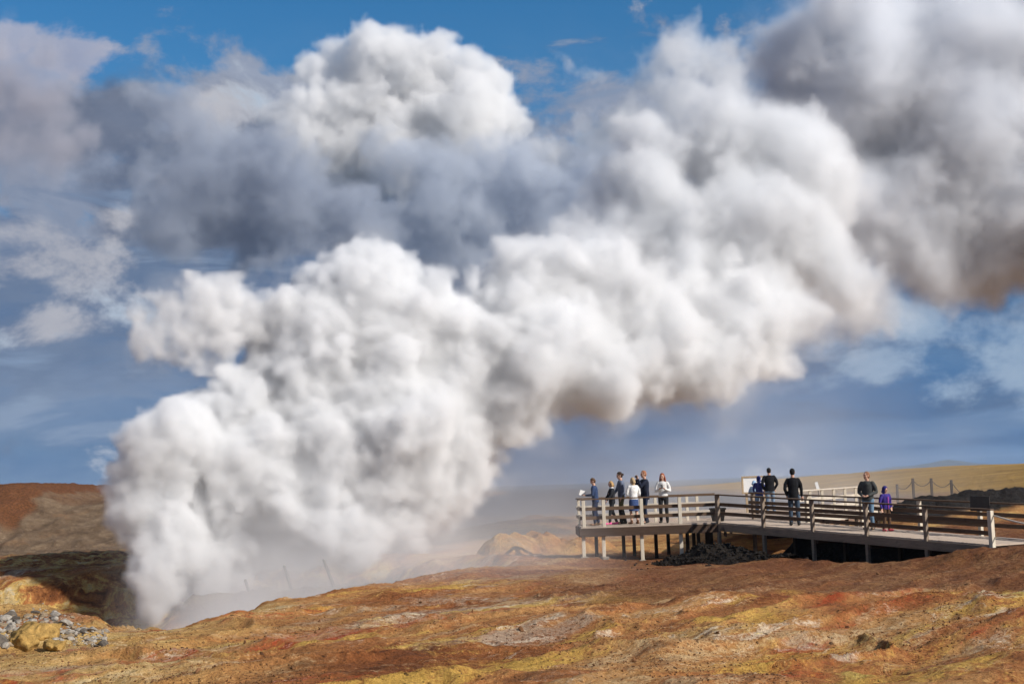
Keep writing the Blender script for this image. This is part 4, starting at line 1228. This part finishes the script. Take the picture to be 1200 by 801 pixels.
    # unseen grey cloud added outside the view to neutralise the ambient light
    wide = t.math('MULTIPLY', t.step(ng_, .40, .56), t.step(sx.outputs[1], .86, .72))
    c = layer(c, wide, .80, lin(104, 106, 114), lin(150, 150, 156), nb)
    f2 = t.noise(P1, 6, 7, .58, .2)
    c = t.mix(t.math('MULTIPLY', t.math('MULTIPLY', t.step(f2, .52, .74), t.step(el, .34, .22)), .25), c, lin(150, 170, 200))
    bg = t.n('Background', {'Color': c, 'Strength': K})
    t.t.links.new(bg.outputs[0], t.out.inputs[0])
    sc.view_settings.view_transform = 'Standard'; sc.view_settings.look = 'None'
    sc.view_settings.gamma = 1; sc.view_settings.exposure = .15; sc.view_settings.use_curve_mapping = False
# ------------------------------------------------------------------ stones, mountain
def stone_mesh(seed, sub=2, rough=.28, flat=.75):
    rs = random.Random(seed)
    b = MB(); b.ball((0, 0, 0), 1, sub)
    flat = flat * rs.uniform(.8, 1.1)
    ax = [Vector((rs.gauss(0, 1), rs.gauss(0, 1), rs.gauss(0, 1))).normalized() for _ in range(11)]
    cut = [rs.uniform(.42, .85) for _ in ax]
    for v in b.bm.verts:
        for a, c in zip(ax, cut):
            d = v.co.dot(a)
            if d > c: v.co -= a * (d - c) * .9
        v.co.z *= flat
        v.co *= 1 + rs.uniform(-.05, .05)
    return b

def ground_hit(x, y, y0=20, y1=70):
    d = ray(x, y); Y = np.arange(y0, y1, .12)
    z = terrain(d.x * Y, Y)[0]
    w = np.where(d.z * Y < z)[0]
    return (d.x * Y[w[0]], float(Y[w[0]])) if len(w) else None

def build_stones():
    M_W = simple_mat('pale_grey_stone', (.29, .26, .22), .95, .6, 1.6, .9, .1)
    M_W2 = simple_mat('tan_stone', (.25, .19, .125), .95, .5, 1.6, .9, .1)
    M_W3 = simple_mat('dark_stone', (.10, .085, .07), .95, .5, 1.6, .9, .1)
    M_Y = simple_mat('sulphur_stained_stone', (.33, .205, .065), .95, .65, 2.2, 1.0, .1)
    meshes = [stone_mesh(100 + i).mesh('rock') for i in range(7)]
    for i, m in enumerate(meshes): m.materials.append((M_W, M_W, M_W2, M_W, M_W3, M_W, M_W2)[i])
    spots = []
    tries = 0
    while len(spots) < 290 and tries < 1600:
        tries += 1
        u = random.random()
        # a curved band of rubble along the crater's left lip
        x = -14 + u * 138
        y = 728 + 20 * sstep(40, 115, x) + random.gauss(0, 9) * (1 - .4 * u)
        if x < 34: y = 727 + random.triangular(-8, 36, 4)
        hit = ground_hit(x, y)
        if hit is None: continue
        r = random.choice((.025, .03, .04, .05, .06, .07, .09, .11, .16)) * random.uniform(.8, 1.2) * (1.15 - .4 * u)
        if any(math.hypot(hit[0] - a, hit[1] - b) < .42 * (r + c) for a, b, c in spots): continue
        spots.append((*hit, r))
    for i, (x, y, r) in enumerate(spots):
        o = link('rock', meshes[i % len(meshes)])
        o.location = (x, y, ground_z(x, y) + r * random.uniform(-.15, .22)); o.scale = (r * random.uniform(.9, 1.4), r * random.uniform(.8, 1.2), r * random.uniform(.7, 1.1)); o.rotation_euler = (random.uniform(-.3, .3), random.uniform(-.3, .3), random.uniform(0, 6.3))
        tag(o, 'stone in the pale rubble band along the crater lip', 'rock', 'pale stones on the crater lip')
    # big yellow boulders among them
    for (x, y, r, lab), sd in zip(((44, 744, .40, 'large ochre boulder with a dark cleft among pale stones'), (22, 757, .33, 'yellow stained boulder below the large ochre one'), (62, 763, .24, 'smaller mustard boulder at the foot of the stone band')), (5, 9, 12)):
        b = stone_mesh(sd, 4, flat=.7)
        for v in b.bm.verts:
            n = v.co.normalized()
            v.co *= 1 + .34 * float(fbm(np.array([n.x * 2 + n.z]), np.array([n.y * 2 - n.z]), .7, 5, sd)[0])
        o = b.build('boulder', M_Y, None, True)
        X, Y = ground_hit(x, y)
        o.location = (X, Y, ground_z(X, Y) + r * .2); o.scale = (r * 1.2, r, r); o.rotation_euler = (0, 0, sd)
        tag(o, lab, 'boulder')
    # black rubble heap by the corner of the boardwalk
    M_K = simple_mat('black_rubble', (.017, .0135, .011), .95, .7, 8, .8, .1)
    b = MB()
    rs = random.Random(3)
    base = stone_mesh(55, 1)
    tv = [v.co.copy() for v in base.bm.verts]; tf = [[v.index for v in f.verts] for f in base.bm.faces]; base.bm.free()
    def add(bm, c, r):
        M = Matrix.Translation(c) @ Matrix.Rotation(rs.uniform(0, 6.3), 4, Vector((rs.gauss(0, 1), rs.gauss(0, 1), rs.gauss(0, 1))).normalized()) @ Matrix.Diagonal((r * rs.uniform(.7, 1.4), r * rs.uniform(.7, 1.2), r * rs.uniform(.6, 1), 1))
        vs = [bm.verts.new(M @ p) for p in tv]
        for f in tf: bm.faces.new([vs[i] for i in f])
    hp = [(at(843, 650, 47.6).x, 47.6, 1.15, .52), (at(872, 650, 47.2).x, 47.0, 1.15, .42), (at(905, 652, 46.5).x, 46.0, 1.3, .24), (at(815, 655, 47.8).x, 47.8, .85, .30)]
    xs = np.linspace(hp[0][0] - 3, hp[0][0] + 4.6, 80); ys = np.linspace(44.2, 50, 64)
    XX, YY = np.meshgrid(xs, ys)
    hh = np.zeros(XX.shape)
    for cx, cy, rr, h in hp: hh = np.maximum(hh, h * np.clip(1.15 - np.hypot(XX - cx, (YY - cy) * 1.05) / (rr * 1.45), 0, 1))
    gz0 = terrain(XX, YY)[0]
    hh2 = hh + (.16 * fbm(XX, YY, .5, 4, 200)) * (hh > .02) 
    grid = [[b.bm.verts.new((XX[j, i], YY[j, i], gz0[j, i] + (hh2[j, i] if hh[j, i] > 0 else -.12))) for i in range(80)] for j in range(64)]
    for j in range(63):
        for i in range(79):
            if max(hh[j, i], hh[j + 1, i], hh[j, i + 1], hh[j + 1, i + 1]) > 0: b.bm.faces.new((grid[j][i], grid[j][i + 1], grid[j + 1][i + 1], grid[j + 1][i]))
    n = 0
    while n < 2600:
        i, j = rs.randrange(80), rs.randrange(64)
        if hh[j, i] > .0 or rs.random() < .02:
            add(b.bm, (XX[j, i] + rs.uniform(-.05, .05), YY[j, i] + rs.uniform(-.05, .05), gz0[j, i] + max(hh2[j, i], 0)), rs.choice((.03, .04, .05, .07, .10)))
            n += 1
    for v in [v for v in b.bm.verts if not v.link_faces]: b.bm.verts.remove(v)
    o = b.build('rubble_heap', M_K)
    tag(o, kind='stuff', label='heap of black lava rubble under the corner of the boardwalk', cat='rubble')
    # loose stones strewn on the foreground
    M_S = simple_mat('brown_grit', (.17, .085, .04), .95, .8, .8, .5, .1)
    b = MB(); px, py, pr = [], [], []
    base = stone_mesh(56, 0 + 1); tv = [v.co.copy() for v in base.bm.verts]; tf = [[v.index for v in f.verts] for f in base.bm.faces]; base.bm.free()
    while len(px) < 13000:
        x, y = rs.uniform(-40, 1240), rs.triangular(655, 830, 815)
        d = gz(x, y, PL)
        if d.y < 12 or d.y > 60: continue
        if math.sin(d.x * .9 + 1.3 * math.sin(d.y * .31)) + math.sin(d.y * .53 + 1.7 * math.sin(d.x * .41)) + rs.gauss(0, .6) < .1: continue
        px.append(d.x); py.append(d.y); pr.append(rs.choice((.007, .008, .010, .012, .016, .022)) * rs.uniform(.7, 1.3) * (3.2 if rs.random() < .008 else 1))
    zz = terrain(np.array(px), np.array(py))[0]
    for x, y, z, r in zip(px, py, zz, pr): add(b.bm, (x, y, z + r * .25), r)
    o = b.build('gravel', M_S); tag(o, kind='stuff')

def build_mountain():
    # far low mountains across the bay
    n = 160
    b = MB(); rows = []
    prof = [(1010, 553), (1042, 548), (1070, 545), (1096, 541), (1112, 538.5), (1128, 539.5), (1150, 543), (1185, 546), (1230, 548), (1300, 550)]
    D = 5200
    for k in range(n):
        x = 960 + (1320 - 960) * k / (n - 1)
        y = np.interp(x, [p[0] for p in prof], [p[1] for p in prof]) if x >= 1010 else 556
        t = at(x, y, D); z0 = -20
        j = 3 * float(fbm(np.array([k * .5]), np.array([0.]), 4, 4, 77)[0])
        ring = []
        for q, dz in ((-500, 0), (-260, .35), (-110, .72), (0, 1.0), (250, .6), (600, 0)):
            w = 60 * float(fbm(np.array([k * .35]), np.array([q * .01]), 3, 3, 78)[0])
            ring.append(b.bm.verts.new((t.x, D + q + w, z0 + (max(t.z + j, -19) - z0) * dz)))
        rows.append(ring)
    for A, B in zip(rows, rows[1:]):
        for i in range(len(A) - 1): b.bm.faces.new((A[i], B[i], B[i + 1], A[i + 1]))
    o = b.build('mountains', simple_mat('far_rock', (.07, .075, .08), .95, .3, .01, 0), None, True)
    tag(o, kind='structure')

import os as _os, time as _time
_t = _time.time()
_skip = SKIP if 'SKIP' in globals() else ()
for _n, _f in (('ground', build_ground), ('platform', build_platform), ('ramp', build_ramp), ('walkway', build_walkway), ('small', build_small_things), ('stones', build_stones),
               ('mountain', build_mountain), ('people', build_people), ('steam', build_steam), ('mist', build_mist), ('clouds', build_clouds), ('haze', build_haze), ('light', build_light)):
    if _n in _skip: continue
    _f(); print(_n, round(_time.time() - _t, 1))
c = sc.cycles
c.volume_step_rate = 2.0; c.volume_max_steps = 320; c.volume_bounces = 7
c.max_bounces = 12; c.diffuse_bounces = 4; c.glossy_bounces = 2; c.transparent_max_bounces = 16
c.use_denoising = True; c.use_adaptive_sampling = True; c.adaptive_threshold = .02
c.sample_clamp_indirect = 8
